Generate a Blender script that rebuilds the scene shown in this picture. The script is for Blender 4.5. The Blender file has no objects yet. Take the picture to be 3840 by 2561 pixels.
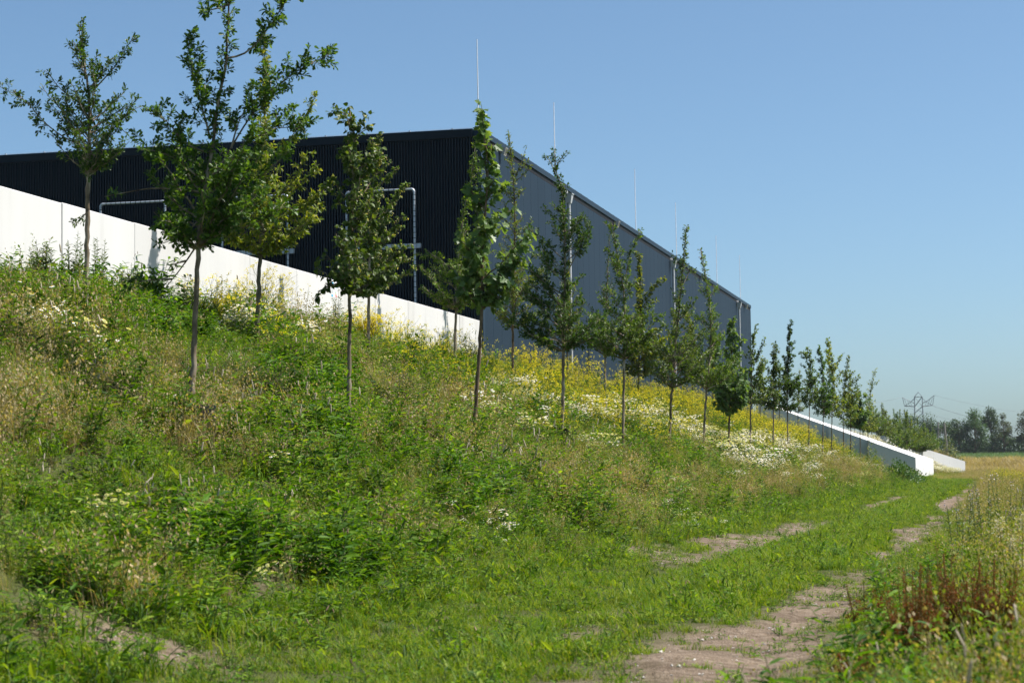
import bpy, math, random
import numpy as np
from mathutils import Matrix, Vector, Euler

# ------------------------------------------------------------------ camera, sky, sun, exposure
sc = bpy.context.scene
COL = sc.collection
Xc = np.array([0.97155713, 0.02973704, -0.23493074])
Yc = np.array([0.23636298, -0.06116866, 0.96973756])
Zc = np.array([-0.01446673, 0.99768437, 0.06645758])
CAMM = np.stack([Xc, Yc, Zc])              # columns: right, up, forward in world axes
CAM_H = 1.2
cam_data = bpy.data.cameras.new('camera')
cam = bpy.data.objects.new('camera', cam_data)
COL.objects.link(cam)
cam_data.lens = 70.0
cam_data.sensor_width = 36.0
cam_data.clip_start = 0.1
cam_data.clip_end = 6000.0
mw = Matrix.Identity(4)
for i in range(3):
    mw[i][0] = CAMM[i, 0]; mw[i][1] = CAMM[i, 1]; mw[i][2] = -CAMM[i, 2]
mw[0][3] = 0.0; mw[1][3] = 0.0; mw[2][3] = CAM_H
cam.matrix_world = mw
cam_data.dof.use_dof = True
cam_data.dof.focus_distance = 40.0
cam_data.dof.aperture_fstop = 5.0
sc.camera = cam

SUN_EL, SUN_PHI = math.radians(57.0), math.radians(19.0)   # phi: from +X (path side) towards +Y (away)
sd = Vector((math.cos(SUN_EL) * math.cos(SUN_PHI), math.cos(SUN_EL) * math.sin(SUN_PHI), math.sin(SUN_EL)))
world = bpy.data.worlds.new('World')
sc.world = world
world.use_nodes = True
wn = world.node_tree
wn.nodes.clear()
sky = wn.nodes.new('ShaderNodeTexSky')
sky.sky_type = 'NISHITA'
sky.sun_disc = False
sky.sun_elevation = SUN_EL
sky.sun_rotation = math.pi / 2 - SUN_PHI
sky.altitude = 0.0
sky.air_density = 0.7
sky.dust_density = 1.5
sky.ozone_density = 6.0
bg = wn.nodes.new('ShaderNodeBackground')
bg.inputs['Strength'].default_value = 0.0935
wo = wn.nodes.new('ShaderNodeOutputWorld')
tint = wn.nodes.new('ShaderNodeMix'); tint.data_type = 'RGBA'; tint.blend_type = 'MULTIPLY'; tint.inputs[0].default_value = 1.0
tint.inputs[7].default_value = (0.96, 1.045, 0.95, 1)
wn.links.new(sky.outputs[0], tint.inputs[6])
wn.links.new(tint.outputs[2], bg.inputs[0])
wn.links.new(bg.outputs[0], wo.inputs[0])
sun_data = bpy.data.lights.new('sun', 'SUN')
sun_data.energy = 4.6
sun_data.angle = math.radians(0.5)
sun_data.color = (1.0, 0.955, 0.89)
sun = bpy.data.objects.new('sun', sun_data)
COL.objects.link(sun)
sun.rotation_euler = sd.to_track_quat('Z', 'Y').to_euler()
sun.location = (30, 20, 60)
sc.view_settings.view_transform = 'Standard'
sc.view_settings.look = 'None'
sc.view_settings.exposure = 0.8
sc.view_settings.gamma = 1.0
sc.view_settings.use_curve_mapping = False
sc.cycles.max_bounces = 6
sc.cycles.diffuse_bounces = 3
sc.cycles.glossy_bounces = 2
sc.cycles.transmission_bounces = 3
sc.cycles.caustics_reflective = False
sc.cycles.caustics_refractive = False

rng = np.random.default_rng(7)
random.seed(7)
R_AX = np.array([Xc[0], Yc[0], 0.0]); R_AX /= np.linalg.norm(R_AX)     # picture-right, level
D_AX = np.array([-R_AX[1], R_AX[0], 0.0])                              # level, away from camera
UP = np.array([0, 0, 1.0])

# ------------------------------------------------------------------ helpers
class MB:
    """Collects polygons; build() links them as one mesh object."""
    def __init__(self):
        self.v, self.li, self.lt, self.mi, self.n = [], [], [], [], 0
    def add(self, verts, faces, m=0):
        verts = np.asarray(verts, float).reshape(-1, 3)
        for f in faces:
            self.li.append(np.asarray(f, np.int64) + self.n)
            self.lt.append(np.array([len(f)]))
            self.mi.append(np.array([m]))
        self.v.append(verts); self.n += len(verts)
    def batch(self, verts, faces, m=0):
        """verts (n,k,3); faces: polygons over the k template vertices, repeated n times"""
        n, k = verts.shape[:2]
        off = self.n + np.arange(n) * k
        for f in faces:
            f = np.asarray(f)
            self.li.append((off[:, None] + f[None, :]).ravel())
            self.lt.append(np.full(n, len(f)))
            self.mi.append(np.full(n, m))
        self.v.append(verts.reshape(-1, 3)); self.n += n * k
    def box(self, lo, hi, m=0):
        x0, y0, z0 = lo; x1, y1, z1 = hi
        self.add([(x0,y0,z0),(x1,y0,z0),(x1,y1,z0),(x0,y1,z0),(x0,y0,z1),(x1,y0,z1),(x1,y1,z1),(x0,y1,z1)],
                 [(3,2,1,0),(4,5,6,7),(0,1,5,4),(1,2,6,5),(2,3,7,6),(3,0,4,7)], m)
    def tube(self, pts, rad, sides=6, m=0, cap=True):
        pts = np.asarray(pts, float); n = len(pts)
        rad = np.full(n, rad) if np.isscalar(rad) else np.asarray(rad, float)
        t = np.gradient(pts, axis=0); t /= np.linalg.norm(t, axis=1)[:, None] + 1e-9
        ref = np.array([1.0, 0, 0]) if abs(t[0, 0]) < .8 else np.array([0, 1.0, 0])
        a = np.cross(t, ref); a /= np.linalg.norm(a, axis=1)[:, None] + 1e-9
        b = np.cross(t, a)
        ang = np.arange(sides) * 2 * math.pi / sides
        ring = pts[:, None] + rad[:, None, None] * (a[:, None] * np.cos(ang)[None, :, None] + b[:, None] * np.sin(ang)[None, :, None])
        base = self.n
        i = np.arange(n - 1)[:, None] * sides; j = np.arange(sides)[None, :]; j2 = (j + 1) % sides
        q = np.stack([i + j, i + j2, i + sides + j2, i + sides + j], -1).reshape(-1, 4)
        self.li.append((q + base).ravel()); self.lt.append(np.full(len(q), 4)); self.mi.append(np.full(len(q), m))
        if cap:
            for s, rev in ((0, True), (n - 1, False)):
                f = np.arange(sides) + base + s * sides
                self.li.append(f[::-1] if rev else f); self.lt.append(np.array([sides])); self.mi.append(np.array([m]))
        self.v.append(ring.reshape(-1, 3)); self.n += n * sides
    def mesh(self, name, mats, smooth=False):
        me = bpy.data.meshes.new(name)
        v = np.concatenate(self.v).astype(np.float32)
        li = np.concatenate(self.li).astype(np.int32); lt = np.concatenate(self.lt).astype(np.int32)
        mi = np.concatenate(self.mi).astype(np.int32)
        me.vertices.add(len(v)); me.vertices.foreach_set('co', v.ravel())
        me.loops.add(len(li)); me.loops.foreach_set('vertex_index', li)
        me.polygons.add(len(lt))
        me.polygons.foreach_set('loop_start', np.concatenate([[0], np.cumsum(lt)[:-1]]).astype(np.int32))
        me.polygons.foreach_set('loop_total', lt)
        for m in mats: me.materials.append(m)
        me.polygons.foreach_set('material_index', mi)
        me.polygons.foreach_set('use_smooth', np.full(len(lt), bool(smooth)))
        me.update(calc_edges=True)
        return me
    def build(self, name, mats, parent=None, loc=None, smooth=False):
        if not isinstance(mats, (list, tuple)): mats = [mats]
        return link(name, self.mesh(name, mats, smooth), parent, loc)

def link(name, me, parent=None, loc=None):
    o = bpy.data.objects.new(name, me); COL.objects.link(o)
    if parent is not None: o.parent = parent
    if loc is not None: o.location = loc
    return o
def tag(o, label=None, cat=None, group=None, kind=None):
    if label: o['label'] = label
    if cat: o['category'] = cat
    if group: o['group'] = group
    if kind: o['kind'] = kind
    return o
def thing(name, label, cat, loc=(0, 0, 0), group=None):
    o = bpy.data.objects.new(name, None); COL.objects.link(o); o.location = loc
    o.empty_display_size = .3
    return tag(o, label, cat, group)

def lattice(seed):
    return np.random.default_rng(seed).random((64, 64))
_LAT = {}
def vnoise(x, y, scale, seed):
    L = _LAT.setdefault(seed, lattice(seed))
    x = np.asarray(x, float) / scale + 1000.0; y = np.asarray(y, float) / scale + 1000.0
    xi = np.floor(x).astype(int); yi = np.floor(y).astype(int); fx = x - xi; fy = y - yi
    fx = fx * fx * (3 - 2 * fx); fy = fy * fy * (3 - 2 * fy)
    g = lambda i, j: L[i % 64, j % 64]
    return (g(xi, yi) * (1 - fx) + g(xi + 1, yi) * fx) * (1 - fy) + (g(xi, yi + 1) * (1 - fx) + g(xi + 1, yi + 1) * fx) * fy
def fbm(x, y, scale, seed):
    return (vnoise(x, y, scale, seed) + .5 * vnoise(x, y, scale / 2.1, seed + 1) + .25 * vnoise(x, y, scale / 4.3, seed + 2)) / 1.75
def sm(t):
    t = np.clip(t, 0, 1); return t * t * (3 - 2 * t)

# ------------------------------------------------------------------ materials
def newmat(name):
    m = bpy.data.materials.new(name); m.use_nodes = True
    nt = m.node_tree; nt.nodes.clear()
    return m, nt, nt.nodes.new('ShaderNodeOutputMaterial')
def principled(nt, col=None, rough=.6, spec=.3, metal=0.0):
    p = nt.nodes.new('ShaderNodeBsdfPrincipled')
    if col is not None: p.inputs['Base Color'].default_value = (*col, 1)
    p.inputs['Roughness'].default_value = rough
    p.inputs['Specular IOR Level'].default_value = spec
    p.inputs['Metallic'].default_value = metal
    return p
def ramp(nt, cols, pos=None):
    r = nt.nodes.new('ShaderNodeValToRGB'); e = r.color_ramp.elements
    pos = pos or [i / (len(cols) - 1) for i in range(len(cols))]
    while len(e) < len(cols): e.new(.5)
    for k, (c, p) in enumerate(zip(cols, pos)):
        e[k].position = p; e[k].color = (*c, 1)
    return r
def mat_leaf(name, cols, transl=.3, rough=.45, spec=.35, vary=.25, pos=None):
    m, nt, out = newmat(name)
    geo = nt.nodes.new('ShaderNodeNewGeometry'); oi = nt.nodes.new('ShaderNodeObjectInfo')
    r = ramp(nt, cols, pos); nt.links.new(geo.outputs['Random Per Island'], r.inputs[0])
    hs = nt.nodes.new('ShaderNodeHueSaturation')
    mr = nt.nodes.new('ShaderNodeMapRange'); mr.inputs['To Min'].default_value = 1 - vary; mr.inputs['To Max'].default_value = 1 + vary
    nt.links.new(oi.outputs['Random'], mr.inputs['Value']); nt.links.new(mr.outputs[0], hs.inputs['Value'])
    nt.links.new(r.outputs[0], hs.inputs['Color'])
    p = principled(nt, rough=rough, spec=spec); nt.links.new(hs.outputs[0], p.inputs['Base Color'])
    if transl > 0:
        t = nt.nodes.new('ShaderNodeBsdfTranslucent')
        g = nt.nodes.new('ShaderNodeMix'); g.data_type = 'RGBA'; g.blend_type = 'MULTIPLY'; g.inputs[0].default_value = 1
        nt.links.new(hs.outputs[0], g.inputs[6]); g.inputs[7].default_value = (1.7, 1.6, .45, 1)
        nt.links.new(g.outputs[2], t.inputs['Color'])
        mx = nt.nodes.new('ShaderNodeMixShader'); mx.inputs[0].default_value = transl
        nt.links.new(p.outputs[0], mx.inputs[1]); nt.links.new(t.outputs[0], mx.inputs[2]); nt.links.new(mx.outputs[0], out.inputs[0])
    else:
        nt.links.new(p.outputs[0], out.inputs[0])
    return m
def mat_noise(name, cols, scale=4.0, rough=.7, spec=.2, bump=0.0, detail=6, stretch=None, metal=0.0, pos=None, vary=0.0):
    m, nt, out = newmat(name)
    tc = nt.nodes.new('ShaderNodeTexCoord'); src = tc.outputs['Object']
    if stretch:
        mp = nt.nodes.new('ShaderNodeMapping'); mp.inputs['Scale'].default_value = stretch
        nt.links.new(src, mp.inputs[0]); src = mp.outputs[0]
    n = nt.nodes.new('ShaderNodeTexNoise'); n.inputs['Scale'].default_value = scale; n.inputs['Detail'].default_value = detail
    nt.links.new(src, n.inputs['Vector'])
    r = ramp(nt, cols, pos or [.3 + .4 * i / (len(cols) - 1) for i in range(len(cols))]); nt.links.new(n.outputs['Fac'], r.inputs[0])
    col = r.outputs[0]
    if vary:
        oi = nt.nodes.new('ShaderNodeObjectInfo'); hs = nt.nodes.new('ShaderNodeHueSaturation'); mr = nt.nodes.new('ShaderNodeMapRange')
        mr.inputs['To Min'].default_value = 1 - vary; mr.inputs['To Max'].default_value = 1 + vary
        nt.links.new(oi.outputs['Random'], mr.inputs['Value']); nt.links.new(mr.outputs[0], hs.inputs['Value']); nt.links.new(col, hs.inputs['Color'])
        col = hs.outputs[0]
    p = principled(nt, rough=rough, spec=spec, metal=metal); nt.links.new(col, p.inputs['Base Color'])
    if bump:
        b = nt.nodes.new('ShaderNodeBump'); b.inputs['Strength'].default_value = bump; b.inputs['Distance'].default_value = .02
        nt.links.new(n.outputs['Fac'], b.inputs['Height']); nt.links.new(b.outputs[0], p.inputs['Normal'])
    nt.links.new(p.outputs[0], out.inputs[0])
    return m

M = {}
M['soil'] = mat_noise('soil', [(.20, .145, .105), (.33, .25, .19), (.42, .33, .26)], 9.0, .95, .05, .6, 10)
M['grit'] = mat_noise('grit', [(.28, .23, .19), (.45, .40, .35), (.62, .58, .53)], 30, .8, .2, vary=.35)
M['concrete'] = mat_noise('pale_concrete', [(.49, .47, .45), (.60, .585, .57), (.635, .62, .605)], 1.6, .8, .15, .05, 9, (1, 1, .16), vary=.035, pos=[.22, .42, .7])
M['concrete2'] = mat_noise('pale_concrete_far', [(.66, .64, .62), (.72, .70, .68)], .5, .8, .15, 0, 6)
M['clad'] = mat_noise('anthracite_panel', [(.0155, .0295, .047), (.0175, .0325, .0515)], .05, .6, .12, 0, 2, vary=.05)
M['clad_dark'] = mat_noise('black_ribbed_sheet', [(.014, .024, .036), (.016, .027, .040)], .5, .5, .2)
M['trim'] = mat_noise('blue_grey_trim', [(.018, .034, .053), (.021, .038, .058)], .8, .55, .15)
M['trim_dark'] = mat_noise('dark_roof_trim', [(.007, .014, .022), (.010, .018, .028)], .8, .55, .15)
M['galv'] = mat_noise('galvanised_pipe', [(.36, .40, .45), (.48, .52, .57)], 6, .45, .5, 0, 4, metal=.25)
M['pipe'] = mat_noise('grey_downpipe', [(.47, .47, .48), (.55, .55, .56)], 2, .45, .4)
M['tie'] = mat_noise('black_tie', [(.01, .01, .012), (.02, .02, .022)], 5, .7, .2)
M['rod'] = mat_noise('aluminium_rod', [(.75, .76, .78), (.82, .83, .85)], 5, .4, .5)
M['lamp'] = mat_noise('lamp_housing', [(.42, .40, .38), (.50, .48, .46)], 5, .5, .4)
M['lampglass'] = mat_noise('lamp_glass', [(.16, .15, .14), (.2, .19, .18)], 5, .15, .5)
M['roof'] = mat_noise('roof_sheet', [(.2, .2, .21), (.26, .26, .27)], 1, .8, .2)
M['steel'] = mat_noise('pylon_steel', [(.15, .17, .19), (.21, .23, .25)], 1, .5, .4, metal=.3)
M['wood'] = mat_noise('weathered_pole', [(.20, .18, .16), (.32, .29, .26)], 6, .85, .1, 0, 6, (1, 1, .1))
M['plastic'] = mat_noise('black_plastic', [(.006, .006, .007), (.012, .012, .013)], 5, .55, .3)
M['bark_grey'] = mat_noise('bark_grey', [(.075, .052, .034), (.23, .18, .125), (.44, .38, .29)], 9, .9, .1, .5, 8, (1, 1, .45), vary=.15)
M['bark_brown'] = mat_noise('bark_brown', [(.05, .034, .022), (.15, .105, .066), (.28, .21, .14)], 11, .9, .1, .5, 8, (1, 1, .45), vary=.15)
M['bark_lichen'] = mat_noise('bark_lichen', [(.06, .05, .035), (.17, .15, .10), (.34, .25, .06)], 9, .9, .1, .5, 8, (1, 1, .5), vary=.15, pos=[.3, .52, .72])
M['water'] = mat_noise('ditch_water', [(.02, .03, .03), (.03, .04, .035)], 2, .08, .5)
G = lambda r, g, b: (r, g, b)
M['oak'] = mat_leaf('oak_leaf', [(.022, .058, .008), (.042, .095, .012), (.07, .14, .018), (.125, .205, .03)], .42, .42, .3)
M['oak_mid'] = mat_leaf('oak_leaf_mid', [(.03, .07, .008), (.06, .115, .012), (.10, .165, .018), (.17, .235, .03)], .42, .42, .3)
M['lime'] = mat_leaf('lime_leaf', [(.038, .078, .012), (.075, .13, .02), (.115, .18, .03), (.16, .225, .045)], .42, .42, .3)
M['maple'] = mat_leaf('sycamore_leaf', [(.045, .095, .022), (.08, .145, .036), (.115, .195, .055), (.18, .25, .07)], .42, .42, .3)
M['cherry'] = mat_leaf('cherry_leaf', [(.065, .11, .012), (.12, .175, .018), (.18, .23, .026), (.31, .29, .045)], .42, .42, .3)
M['hornbeam'] = mat_leaf('hornbeam_leaf', [(.05, .095, .010), (.09, .15, .016), (.145, .2, .026), (.28, .28, .045)], .42, .42, .3)
M['bract'] = mat_leaf('lime_bract', [(.42, .39, .16), (.55, .49, .22), (.62, .56, .30)], .35, .6, .2)
M['deadleaf'] = mat_leaf('dead_leaf', [(.30, .13, .06), (.42, .2, .09)], .2, .7, .1)
M['poplar'] = mat_leaf('poplar_leaf', [(.03, .07, .024), (.05, .10, .034), (.08, .14, .046)], .25, .5, .3, .3)
M['poplar_pale'] = mat_leaf('poplar_leaf_pale', [(0.0575, 0.0805, 0.04025), (0.08625, 0.1092, 0.0575), (0.115, 0.1265, 0.07475)], .25, .5, .3, .3)
M['willow'] = mat_leaf('willow_leaf', [(.10, .14, .07), (.17, .2, .12), (.22, .25, .16)], .3, .5, .3)
M['bramble'] = mat_leaf('bramble_leaf', [(0.0345, 0.08625, 0.0138), (0.0575, 0.1265, 0.0207), (0.092, 0.1725, 0.0345)], .3, .4, .4)
M['g_short'] = mat_leaf('short_grass', [(.05, .115, .005), (.105, .19, .009), (.16, .24, .013), (.26, .29, .035), (.34, .30, .13)], .4, .55, .18, .22, [0, .35, .7, .9, 1])
M['g_blue'] = mat_leaf('coarse_grass', [(.055, .13, .018), (.085, .175, .026), (.13, .22, .04)], .4, .55, .18, .25)
M['g_tall'] = mat_leaf('tall_grass_green', [(.085, .15, .012), (.14, .20, .02), (.21, .24, .045), (.30, .28, .10)], .4, .55, .18, .25)
M['g_dry'] = mat_leaf('dry_grass', [(.26, .20, .10), (.36, .275, .15), (.46, .365, .22), (.22, .21, .08)], .3, .6, .15, .25)
M['g_straw'] = mat_leaf('straw', [(.36, .22, .11), (.46, .30, .16), (.52, .38, .22)], .3, .6, .15, .2)
M['spike'] = mat_leaf('timothy_spike', [(.34, .29, .2), (.46, .40, .3), (.52, .46, .36)], .2, .8, .1, .15)
M['weed'] = mat_leaf('weed_leaf', [(.026, .075, .004), (.075, .16, .008), (.145, .245, .014), (.26, .33, .04)], .4, .55, .18, .3, pos=[0, .4, .85, 1])
M['weed_dark'] = mat_leaf('lush_weed_leaf', [(.016, .055, .003), (.05, .13, .007), (.12, .225, .013), (.20, .30, .026)], .4, .55, .18, .25, pos=[0, .4, .85, 1])
M['weed_pink'] = mat_leaf('weed_seed_spike', [(.30, .19, .13), (.38, .27, .18), (.28, .25, .11)], .2, .8, .1, .2)
M['stem'] = mat_leaf('green_stem', [(0.0945, 0.1485, 0.0405), (0.1485, 0.189, 0.0675)], .1, .6, .2)
M['yellow'] = mat_leaf('yellow_petal', [(.56, .46, .008), (.68, .58, .012), (.74, .66, .04)], .3, .6, .2, .12)
M['petal'] = mat_leaf('white_petal', [(.74, .74, .72), (.82, .82, .8)], .25, .6, .2, .05)
M['disc'] = mat_leaf('daisy_disc', [(.62, .40, .02), (.7, .47, .03)], 0, .8, .1, .1)
M['dock'] = mat_leaf('dock_seed', [(.15, .04, .014), (.22, .07, .02), (.15, .10, .028), (.08, .075, .02)], .2, .7, .15, .2)
M['thistle'] = mat_leaf('thistle_leaf', [(0.081, 0.1215, 0.04725), (0.1215, 0.162, 0.0675), (0.1755, 0.216, 0.0945)], .25, .5, .3, .2)
M['thistle_head'] = mat_leaf('thistle_head', [(.33, .25, .30), (.45, .38, .42), (.6, .55, .5)], .1, .8, .1, .2)
M['plume'] = mat_leaf('pale_plume', [(.50, .45, .33), (.6, .56, .44)], .3, .8, .1, .1)
M['mugwort'] = mat_leaf('mugwort_leaf', [(0.06075, 0.0945, 0.03375), (0.1013, 0.135, 0.054), (0.162, 0.189, 0.081)], .25, .5, .3, .15)
M['crop'] = mat_leaf('crop_leaf', [(.07, .14, .05), (.10, .18, .07), (.15, .22, .09)], .3, .5, .3, .25)
M['flat'] = {}
def mat_flat(name, c, rough=.6):
    m, nt, out = newmat(name); p = principled(nt, c, rough, .3); nt.links.new(p.outputs[0], out.inputs[0]); return m

# ------------------------------------------------------------------ terrain
def rut_mask(x, y):
    """0..1: how bare the soil is (wheel tracks and scraped patches)"""
    c = -x
    n = fbm(x, y, 1.6, 31)
    m = np.zeros_like(np.asarray(c, float))
    right = np.exp(-((c - 1.5 - .12 * np.sin(y * .11)) / .46) ** 2)
    left = np.exp(-((c - (4.55 - .012 * np.minimum(y, 100) + .15 * np.sin(y * .09 + 1))) / .42) ** 2)
    along = vnoise(np.zeros_like(c), y, 9.0, 35)
    m = np.maximum(m, right * np.clip(.62 + 1.1 * (along - .45) + .75 * sm((22 - y) / 5), 0, 1))
    m = np.maximum(m, left * np.clip(.34 * sm((y - 22) / 8) + 1.2 * (along - .5) * sm((y - 12) / 12) + .85 * np.exp(-((y - 36) / 8) ** 2) + .5 * np.exp(-((y - 84) / 8) ** 2), 0, 1))
    for (pc, py, rc, ry, s) in ((1.75, 13.3, .8, 3.6, .95), (2.2, 11.0, .7, 1.6, .6), (1.5, 18.5, .5, 2.5, .6), (1.55, 23.5, .35, 2.5, .55), (5.0, 28.5, .5, 2.5, .75), (3.0, 14.5, .4, 1.3, .5), (5.25, 11.5, .55, .8, .8), (5.9, 15.2, .45, 1.1, .55), (6.2, 18.6, .4, 1.2, .5), (3.3, 17.0, .35, 1.6, .75),
                                (4.6, 33.5, .6, 3, 1.0), (4.2, 27, .5, 2.5, .8), (4.1, 42, .5, 4.5, 1), (1.5, 51, .4, 3.5, .8), (1.5, 77, .5, 7, 1), (1.75, 40, .4, 3, .7), (1.6, 30, .35, 3, .7), (3.4, 86, .4, 6, 1)):
        m = np.maximum(m, s * np.exp(-(((c - pc) / rc) ** 2 + ((y - py) / ry) ** 2)))
    return np.clip(m * 1.25 - .55 * (1 - n), 0, 1)
def ground_z(x, y, fine=True):
    x = np.asarray(x, float); y = np.asarray(y, float); c = -x
    z = 0.44 * 0.35 * np.logaddexp(0, (c - 5.0) / 0.35)
    z = np.minimum(z, 4.55)
    z = z - .55 * sm((y - 98) / 36) * sm((c - 5.2) / 2.5) * (1 - sm((y - 190) / 20))
    z = z * (1 - sm((y - 285) / 22))
    z = z + .25 * sm((y - 50) / 110) + 1.55 * sm((y - 264) / 32) + 1.0 * sm((y - 302) / 110)
    ditch = -1.0 * np.exp(-((x - 2.6) / 1.1) ** 2) * sm((y - 25) / 15) * (1 - sm((y - 240) / 30))
    z = z + ditch
    if fine:
        near = 1 - sm((y - 110) / 60)
        z = z + near * ((fbm(x, y, 1.4, 51) - .5) * .10 + (fbm(x, y, .35, 54) - .5) * .03)
        z = z + near * .52 * (fbm(x, y, 2.4, 57) - .5) * sm((c - 5.2) / 1.5)
        z = z - near * .05 * (np.exp(-((c - 1.5) / .3) ** 2) + np.exp(-((c - 3.7) / .3) ** 2))
    return z
xs = np.unique(np.concatenate([[-900, -400, -200, -120, -80, -60, -45, -30, -22], np.arange(-18, 4.01, .16), [5, 7, 10, 15, 25, 45, 80, 150, 300, 600, 900]]))
ys = np.unique(np.concatenate([[-80, -40, -20, -10], np.arange(-4, 6, 1.0), np.arange(6, 40, .16), np.arange(40, 80, .4), np.arange(80, 320, 1.5), np.arange(320, 480, 8), [520, 600, 800, 1100, 1600, 2500]]))
gx, gy = np.meshgrid(xs, ys)
gz = ground_z(gx, gy)
mb = MB()
nx, ny = len(xs), len(ys)
ii, jj = np.meshgrid(np.arange(nx - 1), np.arange(ny - 1))
q = np.stack([jj * nx + ii, jj * nx + ii + 1, (jj + 1) * nx + ii + 1, (jj + 1) * nx + ii], -1).reshape(-1, 4)
mb.v.append(np.stack([gx, gy, gz], -1).reshape(-1, 3)); mb.n = nx * ny
mb.li.append(q.ravel()); mb.lt.append(np.full(len(q), 4)); mb.mi.append(np.zeros(len(q), int))
gm, nt, out = newmat('ground_soil')
geo = nt.nodes.new('ShaderNodeNewGeometry')
def nz(scale, det):
    n = nt.nodes.new('ShaderNodeTexNoise'); n.inputs['Scale'].default_value = scale; n.inputs['Detail'].default_value = det
    nt.links.new(geo.outputs['Position'], n.inputs['Vector']); return n
n1, n2, n3 = nz(1.2, 8), nz(14, 8), nz(60, 4)
r1 = ramp(nt, [(.15, .108, .076), (.235, .178, .13), (.31, .245, .185)], [.3, .5, .72]); nt.links.new(n2.outputs[0], r1.inputs[0])
r2 = ramp(nt, [(.62, .60, .58), (1.0, 1.0, 1.0), (1.12, 1.10, 1.05)], [.3, .55, .8]); nt.links.new(n1.outputs[0], r2.inputs[0])
mx = nt.nodes.new('ShaderNodeMix'); mx.data_type = 'RGBA'; mx.blend_type = 'MULTIPLY'; mx.inputs[0].default_value = 1
nt.links.new(r1.outputs[0], mx.inputs[6]); nt.links.new(r2.outputs[0], mx.inputs[7])
# away from the track the soil carries roots and moss: greener, browner
at = nt.nodes.new('ShaderNodeAttribute'); at.attribute_name = 'bare'
mg = nt.nodes.new('ShaderNodeMix'); mg.data_type = 'RGBA'
nt.links.new(at.outputs['Fac'], mg.inputs[0]); mg.inputs[6].default_value = (.085, .095, .035, 1); nt.links.new(mx.outputs[2], mg.inputs[7])
p = principled(nt, rough=.95, spec=.05); nt.links.new(mg.outputs[2], p.inputs['Base Color'])
bp = nt.nodes.new('ShaderNodeBump'); bp.inputs['Strength'].default_value = 1.0; bp.inputs['Distance'].default_value = .035
ad = nt.nodes.new('ShaderNodeMath'); ad.operation = 'ADD'; nt.links.new(n2.outputs[0], ad.inputs[0]); nt.links.new(n3.outputs[0], ad.inputs[1])
nt.links.new(ad.outputs[0], bp.inputs['Height']); nt.links.new(bp.outputs[0], p.inputs['Normal']); nt.links.new(p.outputs[0], out.inputs[0])
go = mb.build('ground', gm, smooth=True)
bare = np.clip(rut_mask(gx, gy) * 1.6, 0, 1)
bare = bare * (gy < 150)
a = go.data.attributes.new('bare', 'FLOAT', 'POINT'); a.data.foreach_set('value', bare.ravel().astype(np.float32))
tag(go, 'soil ground with a grassy farm track and a planted embankment', 'ground', kind='structure')
wb = MB(); wb.box((1.2, 42, -.62), (4.3, 250, -.42))
tag(wb.build('ditch_water', M['water']), 'strip of ditch water beside the track', 'water', kind='structure')

# ------------------------------------------------------------------ warehouse
BX, BY0, BY1, BZ0, BZ1 = -15.2, 59.0, 128.26, 4.2, 11.84
wh = thing('warehouse', 'long flat-roofed warehouse with blue-grey panels and a black ribbed gable', 'building', (BX, BY0, BZ0))
def wpart(mb_, name, mat, parent=wh):
    o = mb_.build(name, mat, parent); o.matrix_parent_inverse = Matrix.Translation((-BX, -BY0, -BZ0)); return o
b = MB(); b.box((BX - 46, BY0 + .10, BZ0 - .8), (BX - .06, BY1 - .02, BZ1 - .35)); wpart(b, 'wall', M['clad_dark'])
b = MB(); b.box((BX - 45.8, BY0 + .2, BZ1 - .349), (BX - .3, BY1 - .2, BZ1 - .2)); wpart(b, 'roof', M['roof'])
# 63 sandwich panels of the long facade
NP = 63; pw = (BY1 - BY0 - .30) / NP
pb = MB(); t, h = .055, BZ1 - .35 - (BZ0 - .6); g = .007; bv = .006
y0, y1 = g / 2, pw - g / 2
pb.add([(0, y0, 0), (0, y1, 0), (0, y1, h), (0, y0, h), (t - bv, y0, 0), (t - bv, y1, 0), (t - bv, y1, h), (t - bv, y0, h), (t, y0 + bv, 0), (t, y1 - bv, 0), (t, y1 - bv, h), (t, y0 + bv, h)],
       [(0, 1, 5, 4), (4, 5, 9, 8), (2, 3, 7, 6), (6, 7, 11, 10), (4, 8, 11, 7), (5, 6, 10, 9), (8, 9, 10, 11), (1, 2, 6, 5), (3, 0, 4, 7)])
pme = pb.mesh('panel', [M['clad']])
for k in range(NP):
    o = link('panel', pme, wh, (-t, .22 + k * pw, -.6))
# corner trims, roof edges
b = MB(); b.box((BX - .12, BY0 - .02, BZ0 - .6), (BX + .012, BY0 + .215, BZ1 - .30)); wpart(b, 'corner_trim', M['trim'])
b = MB(); b.box((BX - .12, BY1 - .075, BZ0 - .6), (BX + .012, BY1 + .01, BZ1 - .30)); wpart(b, 'corner_trim', M['trim'])
b = MB(); b.box((BX - .25, BY0 - .03, BZ1 - .19), (BX + .05, BY1 + .03, BZ1)); b.box((BX - .2, BY0 - .015, BZ1 - .345), (BX + .004, BY1 + .02, BZ1 - .191), 1)
wpart(b, 'roof_edge', [M['trim'], M['tie']])
b = MB(); b.box((BX - 46, BY0 - .10, BZ1 - .24), (BX - .252, BY0 + .2, BZ1 + .015)); wpart(b, 'roof_edge', M['trim_dark'])
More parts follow.
